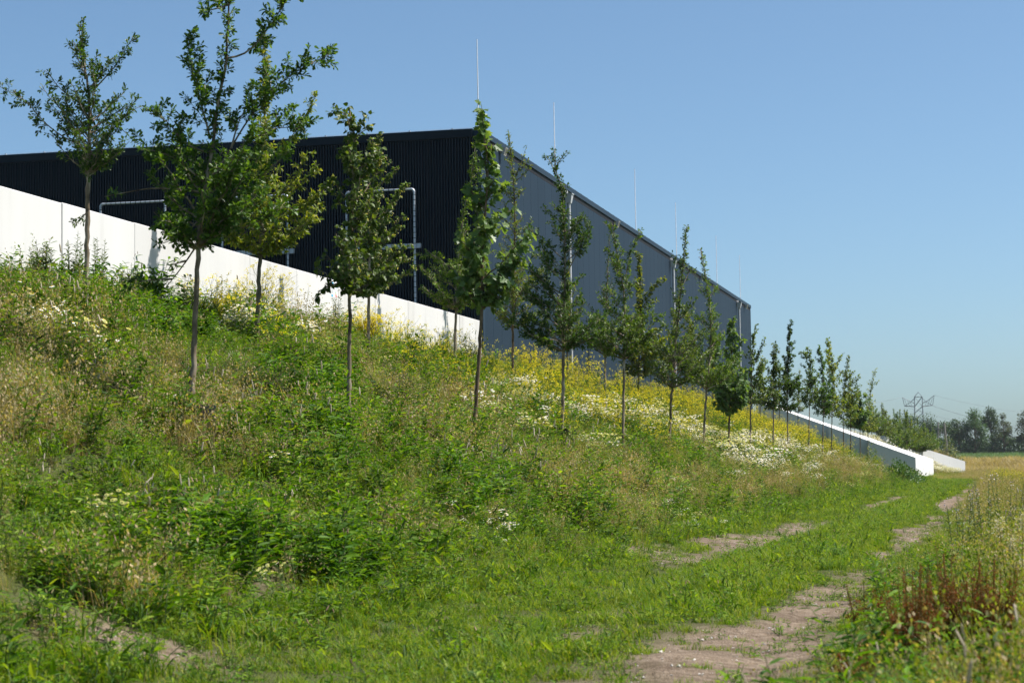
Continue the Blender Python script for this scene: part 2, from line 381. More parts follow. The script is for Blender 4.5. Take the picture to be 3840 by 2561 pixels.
# ribbed black gable: trapezoid ribs as real geometry
pitch, depth = .0915, .125
nr = int(34 / pitch)
prof = []
for k in range(nr):
    x = BX - .13 - k * pitch
    prof += [(x, 0), (x - .004, -depth), (x - .034, -depth), (x - .038, 0)]
prof = np.array(prof); yy = BY0 + .06
v = np.concatenate([np.stack([prof[:, 0], yy + prof[:, 1], np.full(len(prof), BZ0 - .6)], 1), np.stack([prof[:, 0], yy + prof[:, 1], np.full(len(prof), BZ1 - .25)], 1)])
n = len(prof); i = np.arange(n - 1); b = MB()
b.v.append(v); b.n = len(v); q = np.stack([i, i + n, i + 1 + n, i + 1], 1); b.li.append(q.ravel()); b.lt.append(np.full(n - 1, 4)); b.mi.append(np.zeros(n - 1, int))
wpart(b, 'ribbed_cladding', M['clad_dark'])
# lightning conductor with clamps along the gable edge, small roof studs on the long edge
b = MB(); b.tube([(BX - 40, BY0 + .02, BZ1 + .055), (BX - .1, BY0 + .02, BZ1 + .055)], .006, 4)
for x in np.arange(.9, 34, 1.38): b.box((BX - x - .02, BY0 - .02, BZ1 + .015), (BX - x + .02, BY0 + .05, BZ1 + .075))
wpart(b, 'conductor_wire', M['galv'])
b = MB()
for y in np.arange(BY0 + 1, BY1, 1.1): b.box((BX - .02, y - .02, BZ1), (BX + .03, y + .02, BZ1 + .03))
tag(wpart(b, 'roof_stud', M['trim']), kind='stuff')
for y in (60.29, 71.54, 88.54, 100.36, 115.49, 126.44):
    b = MB(); b.tube([(BX - .4, y, BZ1 - .2), (BX - .4, y, BZ1 + 1.6), (BX - .405, y, 14.94)], [.022, .019, .014], 5); wpart(b, 'lightning_rod', M['rod'])
for y in (71.33, 95.72, 121.22):
    b = MB(); b.tube([(BX + .15, y, BZ0 - .6), (BX + .15, y, 11.2)], .062, 10)
    for z in (6.1, 8.0, 9.9): b.tube([(BX + .15, y, z), (BX + .15, y, z + .05)], .074, 10); b.box((BX + .012, y - .02, z), (BX + .1, y + .02, z + .04))
    dp = wpart(b, 'downpipe', M['pipe'])
    h = MB(); zt, zb = 11.44, 11.12
    h.add([(BX + .06, y - .10, zb), (BX + .24, y - .10, zb), (BX + .24, y + .10, zb), (BX + .06, y + .10, zb), (BX + .02, y - .16, zt), (BX + .30, y - .16, zt), (BX + .30, y + .16, zt), (BX + .02, y + .16, zt)],
          [(3, 2, 1, 0), (4, 5, 6, 7), (0, 1, 5, 4), (1, 2, 6, 5), (2, 3, 7, 6), (3, 0, 4, 7)])
    h.box((BX + .013, y - .18, zt + .001), (BX + .32, y + .18, zt + .03)); h.tube([(BX + .02, y - .05, zt + .09), (BX + .12, y - .05, zt + .09)], .05, 8)
    ho = h.build('hopper', M['pipe'], dp); ho.matrix_parent_inverse = Matrix.Identity(4)
for y in (61.48, 81.1, 105.6, 125.07):
    b = MB(); z = 11.52
    b.box((BX + .012, y - .05, z - .05), (BX + .10, y + .05, z + .05))
    b.add([(BX + .101, y - .15, z - .11), (BX + .101, y + .15, z - .11), (BX + .101, y + .15, z + .13), (BX + .101, y - .15, z + .13),
           (BX + .16, y - .15, z - .14), (BX + .16, y + .15, z - .14), (BX + .24, y + .15, z + .11), (BX + .24, y - .15, z + .11)],
          [(0, 3, 2, 1), (4, 5, 6, 7), (0, 1, 5, 4), (1, 2, 6, 5), (2, 3, 7, 6), (3, 0, 4, 7)])
    f = wpart(b, 'floodlight', M['lamp'])
    l = MB(); l.add([(BX + .1635, y - .12, z - .115), (BX + .1635, y + .12, z - .115), (BX + .2365, y + .12, z + .085), (BX + .2365, y - .12, z + .085)], [(0, 1, 2, 3)])
    l.v[0] = l.v[0] + np.array([.004, 0, -.002]); l.build('lens', M['lampglass'], f)

# ------------------------------------------------------------------ pale concrete retaining wall, 14 panels
cw = thing('concrete_wall', 'long white concrete retaining wall running left from the warehouse corner', 'wall', (BX, 58.7, 4.2))
joints = [58.72, 56.2] + [53.81 - 2.9 * k for k in range(15)]
for k in range(len(joints) - 1):
    ya, yb = joints[k + 1] + .008, joints[k] - .008
    top = 5.872 + rng.uniform(-.012, .012); fx = BX + .01 + rng.uniform(0, .014)
    b = MB(); bv = .012
    x0 = BX - .28
    b.add([(x0, ya, 3.2), (fx, ya + bv, 3.2), (fx, yb - bv, 3.2), (x0, yb, 3.2), (x0, ya, top), (fx - bv, ya + bv, top), (fx - bv, yb - bv, top), (x0, yb, top),
           (fx, ya + bv, top - bv), (fx, yb - bv, top - bv), (fx - bv, ya, 3.2), (fx - bv, yb, 3.2), (fx - bv, ya, top - bv), (fx - bv, yb, top - bv)],
          [(1, 2, 9, 8), (8, 9, 6, 5), (4, 5, 6, 7), (10, 1, 8, 12), (2, 11, 13, 9), (12, 8, 5), (9, 13, 6), (0, 10, 12, 5, 4), (11, 3, 7, 6, 13), (3, 0, 4, 7)])
    po = b.build('panel', M['concrete'], cw); po.matrix_parent_inverse = Matrix.Translation((-BX, -58.7, -4.2))
    if k == 5:
        # printed sticker near the top corner of this panel: a white card with blue header and small colour blocks
        cols = {'white': (.8, .8, .8), 'blue': (.08, .42, .68), 'red': (.6, .07, .06), 'green': (.10, .42, .14), 'amber': (.7, .4, .04), 'ink': (.12, .12, .14)}
        names = list(cols); mats = [mat_flat('print_' + c_, cols[c_]) for c_ in names]
        s = MB(); sx = fx + .003; yb2 = yb - .05
        def rect(u0, u1, w0, w1, c_, lift=0.0):
            s.add([(sx + lift, yb2 - .46 + u0, top - .42 + w0), (sx + lift, yb2 - .46 + u1, top - .42 + w0), (sx + lift, yb2 - .46 + u1, top - .42 + w1), (sx + lift, yb2 - .46 + u0, top - .42 + w1)], [(0, 1, 2, 3)], names.index(c_))
        rect(0, .44, 0, .36, 'white')
        rect(.01, .17, .25, .35, 'blue', .002); rect(.01, .13, .01, .06, 'blue', .002)
        for q_, c_ in enumerate(('green', 'green', 'amber', 'red', 'red')): rect(.30, .33 + .02 * q_, .13 - .028 * q_, .152 - .028 * q_, c_, .002)
        rect(.22, .25, .27, .33, 'ink', .002); rect(.27, .29, .27, .33, 'ink', .002); rect(.38, .43, .23, .34, 'blue', .002)
        for q_ in range(5): rect(.02, .11 + .03 * (q_ % 2), .09 + .028 * q_, .098 + .028 * q_, 'ink', .002)
        so = s.build('sticker', mats, po); so.matrix_parent_inverse = Matrix.Identity(4)

# ------------------------------------------------------------------ pipe frames with netting ties in front of the gable
def pipe_frame(xl, xr, ztop, label):
    yv = 58.4
    root = thing('pipe_frame', label, 'pipe frame', (xl, yv, 4.55), 'galvanised pipe frames before the black gable')
    inv = Matrix.Translation((-xl, -yv, -4.55))
    def pt(mb_, name, mat):
        o = mb_.build(name, mat, root, smooth=False); o.matrix_parent_inverse = inv; return o
    r = .034
    for x in (xl, xr):
        b = MB(); b.tube([(x, yv, 4.3), (x, yv, ztop - .10)], r, 10); po = pt(b, 'post', M['galv'])
        b = MB()
        for z in np.arange(4.6, ztop - .15, .168): b.tube([(x, yv, z), (x, yv, z + .018)], r + .007, 8)
        to = b.build('tie', M['tie'], po); to['kind'] = 'stuff'
    for x, s in ((xl, 1), (xr, -1)):
        b = MB(); a_ = np.linspace(0, math.pi / 2, 6)
        b.tube([(x + s * .10 * (1 - math.cos(q_)), yv, ztop - .10 + .10 * math.sin(q_)) for q_ in a_], r + .008, 10); pt(b, 'elbow', M['galv'])
    b = MB(); b.tube([(xl + .10, yv, ztop), (xr - .10, yv, ztop)], r, 10); tr = pt(b, 'top_rail', M['galv'])
    b = MB()
    for x in np.arange(xl + .2, xr - .15, .168): b.tube([(x, yv, ztop), (x + .018, yv, ztop)], r + .007, 8)
    to = b.build('tie', M['tie'], tr); to['kind'] = 'stuff'
    b = MB(); b.box((xl - .16, yv + .036, 8.19), (xr + .17, yv + .16, 8.315)); b.box((xl - .15, yv + .03, 8.17), (xr + .16, yv + .17, 8.1895)); bm_ = pt(b, 'crossbeam', M['galv'])
    b = MB()
    for x in np.arange(xl + .1, xr, .168): b.box((x, yv + .028, 8.165), (x + .014, yv + .165, 8.32))
    to = b.build('tie', M['tie'], bm_); to['kind'] = 'stuff'
pipe_frame(-27.63, -25.41, 10.0, 'galvanised pipe frame at the left, mostly hidden by the wall')
pipe_frame(-23.48, -21.30, 10.0, 'middle galvanised pipe frame, behind the large oak and the cherry')
pipe_frame(-19.37, -17.18, 9.99, 'galvanised pipe frame nearest the warehouse corner, behind the lime trees')

# ------------------------------------------------------------------ concrete ramps at the end of the embankment
def slab(profile, ya, yb, yb2=None):
    b = MB(); n_ = len(profile)
    far_y = lambda x: 186.0 - 22.0 * (-x - 5.65) / 11.45
    v_ = [(x, ya, z) for x, z in profile] + [(x, far_y(x), z) for x, z in profile]
    b.add(v_, [tuple(range(n_)), tuple(range(2 * n_ - 1, n_ - 1, -1))] + [(k, n_ + k, n_ + (k + 1) % n_, (k + 1) % n_) for k in range(n_)])
    return b
rp = thing('concrete_ramp', 'white concrete ramp block beyond the warehouse, its near side in grey shade', 'ramp', (-11, 145, 1))
zt_ = lambda c: 1.976 + (c - 5.65) * (6.327 - 1.976) / (17.09 - 5.65)
for (c0, c1, ya) in ((17.1, 11.83, 146.5), (11.81, 9.02, 145.8), (9.0, 5.65, 145.0)):
    b = slab([(-c0, -.5), (-c1, -.5), (-c1, zt_(c1)), (-c0, zt_(c0))], ya, 188.0)
    o = b.build('section', M['concrete2'], rp); o.matrix_parent_inverse = Matrix.Translation((11, -145, -1))
w2 = thing('concrete_wall', 'farthest white concrete wall, sloping down to the right behind the young trees', 'wall', (-4.28, 250, 0))
d2 = np.array([-.60, -.80]); L2 = 15.0; n2_ = np.array([d2[1], -d2[0]]) * .6
b = MB(); e0 = np.array([0, 0.]); e1 = d2 * L2
for k in range(5):
    s0, s1 = e1 * k / 5 * 1.0, e1 * (k + 1) / 5
    s0 = s0 + d2 * .006; s1 = s1 - d2 * .006
    za, zb_ = 1.96 + .207 * L2 * k / 5, 1.96 + .207 * L2 * (k + 1) / 5
    v_ = []
    for (pz, z) in ((s0, -.5), (s1, -.5), (s1, zb_), (s0, za)): v_.append((pz[0], pz[1], z))
    for (pz, z) in ((s0, -.5), (s1, -.5), (s1, zb_), (s0, za)): v_.append((pz[0] - n2_[0], pz[1] - n2_[1], z))
    b = MB(); b.add(v_, [(0, 1, 2, 3), (7, 6, 5, 4), (0, 4, 5, 1), (1, 5, 6, 2), (2, 6, 7, 3), (3, 7, 4, 0)])
    b.build('panel', M['concrete2'], w2)
TREES = [{'ex': [([(0.414, 4.3), (0.606, 4.322), (0.804, 4.549), (0.978, 4.806), (1.103, 5.029)], 0.3, 0.42), ([(0.446, 4.913), (0.313, 4.815), (0.155, 4.788)], 0.1, 0.3),
         ([(0.218, 3.375), (0.136, 3.723), (0.053, 4.022), (-0.019, 4.471)], 0.12, 0.5), ([(0.197, 3.226), (-0.087, 3.33), (-0.282, 3.63), (-0.478, 3.707)], 0.3, 0.42),
         ([(0.157, 2.881), (-0.185, 3.183), (-0.504, 3.261)], 0.3, 0.5),
         ([(0.289, 3.003), (0.601, 3.567), (0.889, 3.96), (1.072, 4.107), (1.294, 4.253), (1.551, 4.379)], 0.38, 0.46),
         ([(0.255, 2.978), (0.6, 3.32), (0.994, 3.512), (1.288, 3.458)], 0.35, 0.6), ([(0.453, 3.272), (0.528, 3.618), (0.652, 3.815)], 0.3, 0.4),
         ([(0.08, 2.212), (-0.067, 1.998), (-0.327, 1.697)], 0.93, 0.1), ([(-0.067, 2.008), (-0.189, 2.0), (-0.263, 1.966)], 0.6, 0.12),
         ([(-0.229, 1.804), (-0.424, 1.817), (-0.571, 1.789), (-0.678, 1.761)], 0.2, 0.38), ([(0.116, 2.487), (-0.09, 2.293), (-0.384, 2.199)], 0.55, 0.2),
         ([(0.137, 2.783), (-0.431, 2.84), (-0.97, 2.739)], 0.82, 0.1), ([(0.179, 2.388), (0.595, 2.357), (0.791, 2.477), (1.037, 2.622)], 0.5, 0.4)],
  'label': 'large oak nearest the camera, its leader running out of the top edge',
  'loc': (-8.72, 20.759, 1.637),
  'n': 3300,
  'prof': [(2.195, -0.091, 0.3), (2.347, -0.433, 0.79), (2.595, -0.53, 1.085), (2.891, -0.529, 1.283), (3.188, -0.578, 1.237), (3.435, -0.528, 0.993), (3.531, -0.282, 0.601)],
  'r0': 0.036,
  'sp': 'oak',
  'trunk': [(0.0, -0.15), (0.0, 0.335), (0.033, 1.31), (0.081, 2.242), (0.156, 2.832), (0.242, 3.325), (0.308, 3.82), (0.409, 4.315), (0.446, 4.988), (0.468, 5.263)]},
 {'ex': [([(0.055, 4.392), (0.039, 4.626), (-0.052, 4.689), (-0.144, 4.629)], 0.1, 0.25), ([(0.073, 4.33), (0.19, 4.483), (0.313, 4.573)], 0.3, 0.22),
         ([(0.071, 4.207), (0.189, 4.36), (0.329, 4.401)], 0.3, 0.2), ([(0.048, 2.28), (-0.165, 2.252), (-0.402, 2.122)], 0.5, 0.25)],
  'label': 'lime tree with hanging pale bracts, front row, trunk crossing the white wall',
  'loc': (-8.72, 26.298, 1.637),
  'n': 1500,
  'prof': [(2.146, -0.378, 0.38), (2.314, -0.225, 0.655), (2.561, -0.453, 0.748), (2.866, -0.415, 0.721), (3.17, -0.309, 0.664), (3.538, -0.324, 0.607), (3.843, -0.242, 0.579),
           (4.151, -0.258, 0.552), (4.345, -0.116, 0.402), (4.419, -0.085, 0.354)],
  'r0': 0.032,
  'sp': 'lime',
  'trunk': [(-0.0, -0.15), (-0.0, 0.34), (0.021, 1.338), (0.041, 2.158), (0.071, 2.798), (0.101, 3.47), (0.096, 4.207), (0.057, 4.669)]},
 {'ex': [([(0.283, 4.603), (0.247, 5.289), (0.21, 5.923)], 0.1, 0.25), ([(0.318, 4.983), (0.366, 5.173), (0.383, 5.287)], 0.2, 0.2),
         ([(0.195, 2.559), (0.386, 2.82), (0.692, 3.156), (0.999, 3.568)], 0.4, 0.3)],
  'label': 'sycamore with big lobed leaves in front of the corner of the dark warehouse',
  'loc': (-8.72, 33.12, 1.637),
  'n': 900,
  'prof': [(2.486, 0.006, 0.269), (2.64, -0.18, 0.647), (2.943, -0.289, 0.764), (3.397, -0.284, 0.921), (3.699, -0.204, 1.054), (4.003, -0.223, 0.93), (4.382, -0.188, 0.823),
           (4.685, -0.139, 0.638), (4.91, 0.075, 0.528)],
  'r0': 0.037,
  'sp': 'maple',
  'trunk': [(0.0, -0.15), (0.0, 0.346), (0.088, 1.356), (0.172, 2.559), (0.2, 3.542), (0.255, 4.223), (0.316, 4.831), (0.249, 5.441), (0.209, 5.9)]},
 {'ex': [([(-0.065, 5.79), (-0.168, 6.158), (-0.322, 6.234)], 0.4, 0.15), ([(-0.064, 5.882), (0.04, 6.109), (0.16, 6.227)], 0.4, 0.15),
         ([(0.041, 2.238), (-0.228, 2.378), (-0.484, 2.155)], 0.6, 0.18), ([(0.099, 3.598), (0.418, 4.23), (0.662, 4.728)], 0.4, 0.3)],
  'label': 'oak standing before the first grey downpipe, its small top tuft above the roof',
  'loc': (-8.72, 40.285, 1.637),
  'n': 2100,
  'prof': [(2.15, -0.159, 0.157), (2.382, -0.562, 0.387), (2.703, -0.828, 0.527), (3.155, -0.668, 0.58), (3.608, -0.571, 0.543), (4.062, -0.564, 0.704), (4.517, -0.502, 0.712),
           (4.88, -0.388, 0.564), (5.244, -0.246, 0.162), (5.518, -0.251, 0.276), (5.7, -0.194, 0.17)],
  'r0': 0.038,
  'sp': 'oak',
  'trunk': [(0.0, -0.15), (0.0, 0.253), (0.025, 1.244), (0.061, 2.328), (0.098, 3.507), (0.126, 4.69), (0.076, 5.513), (-0.046, 5.836), (-0.067, 6.248)]},
 {'ex': [([(0.088, 4.02), (0.238, 4.757), (0.426, 5.231), (0.556, 5.452)], 0.25, 0.22), ([(-0.143, 5.239), (-0.201, 5.505), (-0.399, 5.635)], 0.3, 0.12)],
  'label': 'broad oak left of the second downpipe with one long shoot reaching over the roof line',
  'loc': (-8.72, 47.156, 1.637),
  'n': 1900,
  'prof': [(2.336, -0.069, 0.194), (2.608, -0.641, 0.566), (3.085, -0.875, 0.627), (3.61, -0.761, 0.585), (4.029, -0.543, 0.382), (4.45, -0.431, 0.306), (4.872, -0.392, 0.187),
           (5.189, -0.312, 0.035)],
  'r0': 0.037,
  'sp': 'oak',
  'trunk': [(0.0, -0.15), (0.0, 0.344), (0.042, 1.495), (0.079, 2.387), (0.114, 3.176), (0.088, 4.02), (-0.027, 4.655), (-0.122, 5.239), (-0.158, 5.558)]},
 {'ex': [([(0.484, 5.039), (0.545, 5.702), (0.605, 6.28)], 0.05, 0.16), ([(0.468, 4.859), (0.393, 5.282), (0.254, 5.525)], 0.2, 0.2),
         ([(0.502, 4.738), (0.751, 5.216), (0.84, 4.854)], 0.3, 0.15)],
  'label': 'slender oak with a tall pointed shoot, just right of the second downpipe',
  'loc': (-8.72, 54.044, 1.638),
  'n': 1500,
  'prof': [(1.926, 0.027, 0.325), (2.23, -0.386, 0.869), (2.71, -0.4, 1.058), (3.188, -0.307, 1.128), (3.665, -0.119, 0.959), (4.144, 0.011, 0.873), (4.622, 0.2, 0.799),
           (5.104, 0.185, 0.773), (5.465, 0.217, 0.78)],
  'r0': 0.036,
  'sp': 'oak',
  'trunk': [(0.0, -0.15), (0.0, -0.042), (0.074, 1.268), (0.167, 2.342), (0.272, 3.419), (0.399, 4.379), (0.485, 5.1), (0.548, 5.822), (0.605, 6.28)]},
 {'ex': [([(0.217, 5.321), (0.108, 5.861), (0.075, 6.197)], 0.05, 0.09), ([(0.085, 6.063), (0.09, 6.305)], 0.2, 0.07, 'dead')],
  'label': 'oak topped by a tuft of brown dead leaves against the roof line',
  'loc': (-8.72, 60.543, 1.643),
  'n': 1500,
  'prof': [(2.112, -0.01, 0.389), (2.386, -0.471, 0.728), (2.923, -0.661, 1.007), (3.589, -0.514, 0.848), (4.121, -0.236, 0.699), (4.655, -0.118, 0.644), (5.057, -0.083, 0.612),
           (5.459, -0.008, 0.46)],
  'r0': 0.036,
  'sp': 'oak',
  'trunk': [(0.0, -0.15), (0.0, 0.049), (0.08, 1.311), (0.195, 2.376), (0.314, 3.577), (0.31, 4.649), (0.193, 5.456), (0.1, 6.13), (0.077, 6.305)]},
 {'ex': [],
  'label': 'narrow leafy sycamore beside the third downpipe',
  'loc': (-8.72, 66.587, 1.652),
  'n': 620,
  'prof': [(1.537, -0.237, 0.347), (2.196, -0.369, 0.61), (2.929, -0.426, 0.627), (3.657, -0.147, 0.584), (4.243, -0.032, 0.48), (4.564, 0.077, 0.37)],
  'r0': 0.036,
  'sp': 'maple',
  'trunk': [(-0.0, -0.15), (-0.0, 0.323), (0.057, 1.606), (0.13, 2.921), (0.196, 3.946), (0.226, 4.65)]},
 {'ex': [([(0.14, 3.191), (0.524, 3.981), (0.66, 4.378)], 0.4, 0.2)],
  'label': 'lime tree in front of the far corner of the warehouse',
  'loc': (-8.72, 72.555, 1.664),
  'n': 760,
  'prof': [(2.005, -0.315, 0.478), (2.562, -0.383, 0.729), (3.199, -0.416, 0.696), (3.832, -0.196, 0.599), (4.308, -0.026, 0.531), (4.657, 0.093, 0.539)],
  'r0': 0.034,
  'sp': 'lime',
  'trunk': [(-0.0, -0.15), (-0.0, 0.494), (0.064, 1.92), (0.12, 3.032), (0.209, 4.145), (0.304, 4.814)]},
 {'ex': [],
  'label': 'dark sycamore first past the end of the warehouse',
  'loc': (-8.72, 80.237, 1.683),
  'n': 520,
  'prof': [(2.05, -0.225, 0.3), (2.664, -0.298, 0.525), (3.364, -0.23, 0.506), (4.064, -0.091, 0.435), (4.414, 0.005, 0.356)],
  'r0': 0.034,
  'sp': 'maple',
  'trunk': [(-0.0, -0.15), (-0.0, 0.42), (0.049, 1.783), (0.086, 3.36), (0.149, 4.588)]},
 {'ex': [],
  'label': 'tall thin oak with a needle-like shoot, second past the end of the warehouse',
  'loc': (-8.72, 86.009, 1.7),
  'n': 900,
  'prof': [(2.109, -0.31, 0.346), (2.86, -0.442, 0.645), (3.609, -0.312, 0.588), (4.358, -0.126, 0.493), (4.919, 0.056, 0.432), (5.483, 0.145, 0.333)],
  'r0': 0.034,
  'sp': 'oak',
  'trunk': [(0.0, -0.15), (0.0, 0.159), (0.023, 1.917), (0.04, 3.416), (0.165, 4.73), (0.248, 5.858)]},
 {'ex': [],
  'label': 'sparse lime tree whose tip hooks to the left',
  'loc': (-8.72, 95.577, 1.73),
  'n': 520,
  'prof': [(2.553, -0.171, 0.452), (3.385, -0.255, 0.576), (4.216, -0.131, 0.555), (4.84, -0.115, 0.404), (5.197, -0.253, 0.372)],
  'r0': 0.034,
  'sp': 'lime',
  'trunk': [(0.0, -0.15), (0.0, 0.186), (0.084, 1.926), (0.161, 3.379), (0.233, 4.627), (0.104, 5.296)]},
 {'ex': [],
  'label': 'dark oak standing against the joint of the grey wall',
  'loc': (-8.72, 103.323, 1.756),
  'n': 760,
  'prof': [(2.314, -0.302, 0.438), (3.212, -0.369, 0.617), (4.108, -0.258, 0.55), (5.006, -0.236, 0.393), (5.569, -0.222, 0.137)],
  'r0': 0.034,
  'sp': 'oak',
  'trunk': [(0.0, -0.15), (0.0, 0.028), (0.09, 1.861), (0.174, 3.428), (0.163, 4.776), (-0.038, 5.746)]},
 {'ex': [],
  'label': 'tallest yellow-leaved cherry above the grey wall',
  'loc': (-8.72, 109.148, 1.776),
  'n': 620,
  'prof': [(2.328, -0.344, 0.554), (3.275, -0.415, 0.673), (4.338, -0.247, 0.7), (5.287, -0.271, 0.866), (6.0, -0.3, 0.458), (6.354, -0.173, 0.23)],
  'r0': 0.034,
  'sp': 'cherry',
  'trunk': [(0.0, -0.15), (0.0, 0.033), (0.072, 1.967), (0.167, 3.858), (0.156, 5.281), (-0.004, 6.47)]},
 {'ex': [],
  'label': 'bright green hornbeam beside the yellow cherry',
  'loc': (-8.72, 117.824, 1.805),
  'n': 760,
  'prof': [(2.389, -0.412, 0.557), (3.409, -0.462, 0.787), (4.428, -0.309, 0.916), (5.191, -0.085, 0.884), (5.698, 0.183, 0.617)],
  'r0': 0.034,
  'sp': 'hornbeam',
  'trunk': [(0.0, -0.15), (0.0, -0.06), (0.06, 1.872), (0.137, 3.911), (0.348, 5.185), (0.419, 5.951)]},
 {'ex': [],
  'label': 'shorter hornbeam tucked behind the bright green one',
  'loc': (-8.72, 123.693, 1.823),
  'n': 480,
  'prof': [(2.375, -0.286, 0.462), (3.312, -0.396, 0.593), (4.381, -0.288, 0.514), (4.914, -0.087, 0.261)],
  'r0': 0.034,
  'sp': 'hornbeam',
  'trunk': [(-0.0, -0.15), (-0.0, -0.005), (0.051, 1.969), (0.072, 3.84), (0.046, 4.912)]},
 {'ex': [],
  'label': 'short dark sycamore before the grey wall',
  'loc': (-8.72, 132.457, 1.848),
  'n': 420,
  'prof': [(2.264, -0.31, 0.491), (3.124, -0.459, 0.57), (3.98, -0.323, 0.478), (4.493, -0.138, 0.263)],
  'r0': 0.034,
  'sp': 'maple',
  'trunk': [(0.0, -0.15), (0.0, -0.109), (0.051, 1.83), (0.059, 3.259), (0.036, 4.548)]},
 {'ex': [],
  'label': 'gappy cherry with a slanting yellow tip, last before the end of the grey wall',
  'loc': (-8.72, 140.771, 1.867),
  'n': 330,
  'prof': [(1.962, -0.349, 0.561), (3.026, -0.443, 0.741), (4.086, -0.233, 0.679), (4.996, -0.087, 0.703), (5.751, 0.298, 0.845)],
  'r0': 0.034,
  'sp': 'cherry',
  'trunk': [(-0.0, -0.15), (-0.0, -0.345), (0.038, 1.654), (0.146, 3.473), (0.338, 4.989), (0.674, 6.202)]},
 {'ex': [([(0.034, 2.588), (-0.253, 2.68), (-0.586, 2.92), (-0.92, 3.329), (-1.268, 3.496)], 0.42, 0.4),
         ([(0.034, 2.037), (0.247, 2.975), (0.514, 2.904), (0.76, 2.631)], 0.6, 0.12), ([(0.094, 3.45), (0.449, 3.85), (0.583, 4.118), (0.697, 4.286)], 0.3, 0.3),
         ([(0.034, 1.602), (-0.086, 1.503), (-0.186, 1.404)], 0.4, 0.2), ([(-0.039, 3.992), (-0.079, 4.263), (-0.099, 4.501)], 0.1, 0.15),
         ([(0.054, 2.339), (0.28, 2.316), (0.514, 2.568)], 0.5, 0.2)],
  'label': 'oak with a pale trunk at the far left, branches spread over the white wall',
  'loc': (-13.4, 27.825, 3.696),
  'n': 2300,
  'prof': [(2.207, -0.119, 0.214), (2.377, -0.253, 0.513), (2.648, -0.386, 0.68), (2.918, -0.466, 0.761), (3.191, -0.653, 0.801), (3.461, -0.707, 0.762), (3.663, -0.687, 0.615),
           (3.865, -0.621, 0.482), (4.068, -0.574, 0.349), (4.202, -0.487, 0.215), (4.299, -0.22, 0.014)],
  'r0': 0.045,
  'sp': 'oak',
  'trunk': [(0.0, -0.15), (0.0, 0.467), (0.02, 1.368), (0.027, 2.172), (0.047, 2.642), (0.067, 3.18), (-0.019, 3.789), (-0.093, 4.501)]},
 {'ex': [([(0.172, 4.449), (0.16, 5.198), (0.148, 5.798)], 0.05, 0.2), ([(0.196, 3.041), (0.595, 3.78), (0.927, 4.272), (1.144, 4.668)], 0.3, 0.28),
         ([(0.126, 2.216), (0.586, 2.457), (1.096, 2.738)], 0.45, 0.25), ([(0.124, 1.887), (0.746, 2.002), (1.079, 2.615)], 0.5, 0.25)],
  'label': 'yellow-green cherry in the gap between the large oak and the lime trees',
  'loc': (-13.4, 35.036, 3.696),
  'n': 1700,
  'prof': [(1.725, -0.033, 0.294), (2.057, -0.236, 0.91), (2.472, -0.479, 1.094), (2.883, -0.313, 1.204), (3.295, -0.229, 1.182), (3.706, -0.062, 1.169), (4.12, 0.006, 1.156),
           (4.369, -0.017, 0.928), (4.619, -0.057, 0.519), (4.951, -0.014, 0.439)],
  'r0': 0.045,
  'sp': 'cherry',
  'trunk': [(0.0, -0.15), (0.0, 0.37), (0.055, 1.395), (0.092, 2.052), (0.146, 2.876), (0.168, 3.786), (0.191, 4.865), (0.164, 5.798)]},
 {'ex': [([(0.081, 2.633), (0.553, 3.5), (0.828, 3.885)], 0.5, 0.25), ([(0.054, 1.858), (0.54, 2.239), (0.975, 2.329)], 0.5, 0.25)],
  'label': 'lime tree laden with cream bracts, behind the front lime by the wall',
  'loc': (-13.4, 41.854, 3.696),
  'n': 1700,
  'prof': [(1.552, -0.141, 0.436), (1.863, -0.234, 0.825), (2.347, -0.278, 0.878), (2.83, -0.177, 0.883), (3.315, -0.124, 0.696), (3.801, -0.072, 0.865), (4.287, -0.019, 0.706),
           (4.676, -0.015, 0.517), (4.988, 0.036, 0.491)],
  'r0': 0.04,
  'sp': 'limeb',
  'trunk': [(0.0, -0.15), (0.0, 0.219), (0.023, 1.569), (0.039, 2.246), (0.087, 3.215), (0.193, 4.186), (0.26, 5.043)]},
 {'ex': [([(0.074, 2.517), (-0.332, 3.084), (-1.001, 3.15)], 0.5, 0.2)],
  'label': 'bushy oak in front of the ribbed black facade, left of the sycamore',
  'loc': (-13.4, 49.008, 3.696),
  'n': 1500,
  'prof': [(1.792, -0.125, 0.265), (2.081, -0.734, 0.381), (2.53, -0.841, 0.498), (2.976, -0.612, 0.56), (3.425, -0.663, 0.566), (3.761, -0.57, 0.514), (4.203, 0.017, 0.576),
           (4.65, 0.246, 0.75), (5.212, 0.343, 0.791), (5.663, 0.427, 0.763)],
  'r0': 0.04,
  'sp': 'oak',
  'trunk': [(0.0, -0.15), (0.0, 0.172), (0.035, 1.175), (0.067, 1.957), (0.136, 2.965), (0.262, 4.087), (0.533, 5.209), (0.622, 5.999)]},
 {'ex': [([(0.088, 5.873), (0.309, 6.376), (0.506, 6.944)], 0.3, 0.12), ([(0.07, 6.38), (0.002, 6.887), (-0.017, 7.294)], 0.1, 0.12)],
  'label': 'hornbeam with yellow tips rising behind the sycamore along the blue-grey facade',
  'loc': (-13.4, 55.352, 3.698),
  'n': 1500,
  'prof': [(1.723, -0.134, 0.24), (2.104, -0.504, 0.746), (2.607, -0.585, 0.941), (3.108, -0.528, 0.849), (3.609, -0.358, 0.769), (4.363, -0.285, 0.655), (5.121, -0.337, 0.416),
           (5.752, -0.265, 0.425), (6.257, -0.195, 0.558), (6.636, -0.127, 0.438)],
  'r0': 0.04,
  'sp': 'hornbeam',
  'trunk': [(-0.0, -0.15), (-0.0, 0.657), (0.017, 1.846), (0.073, 3.1), (0.12, 4.61), (0.113, 5.873), (0.027, 6.824), (-0.017, 7.294)]},
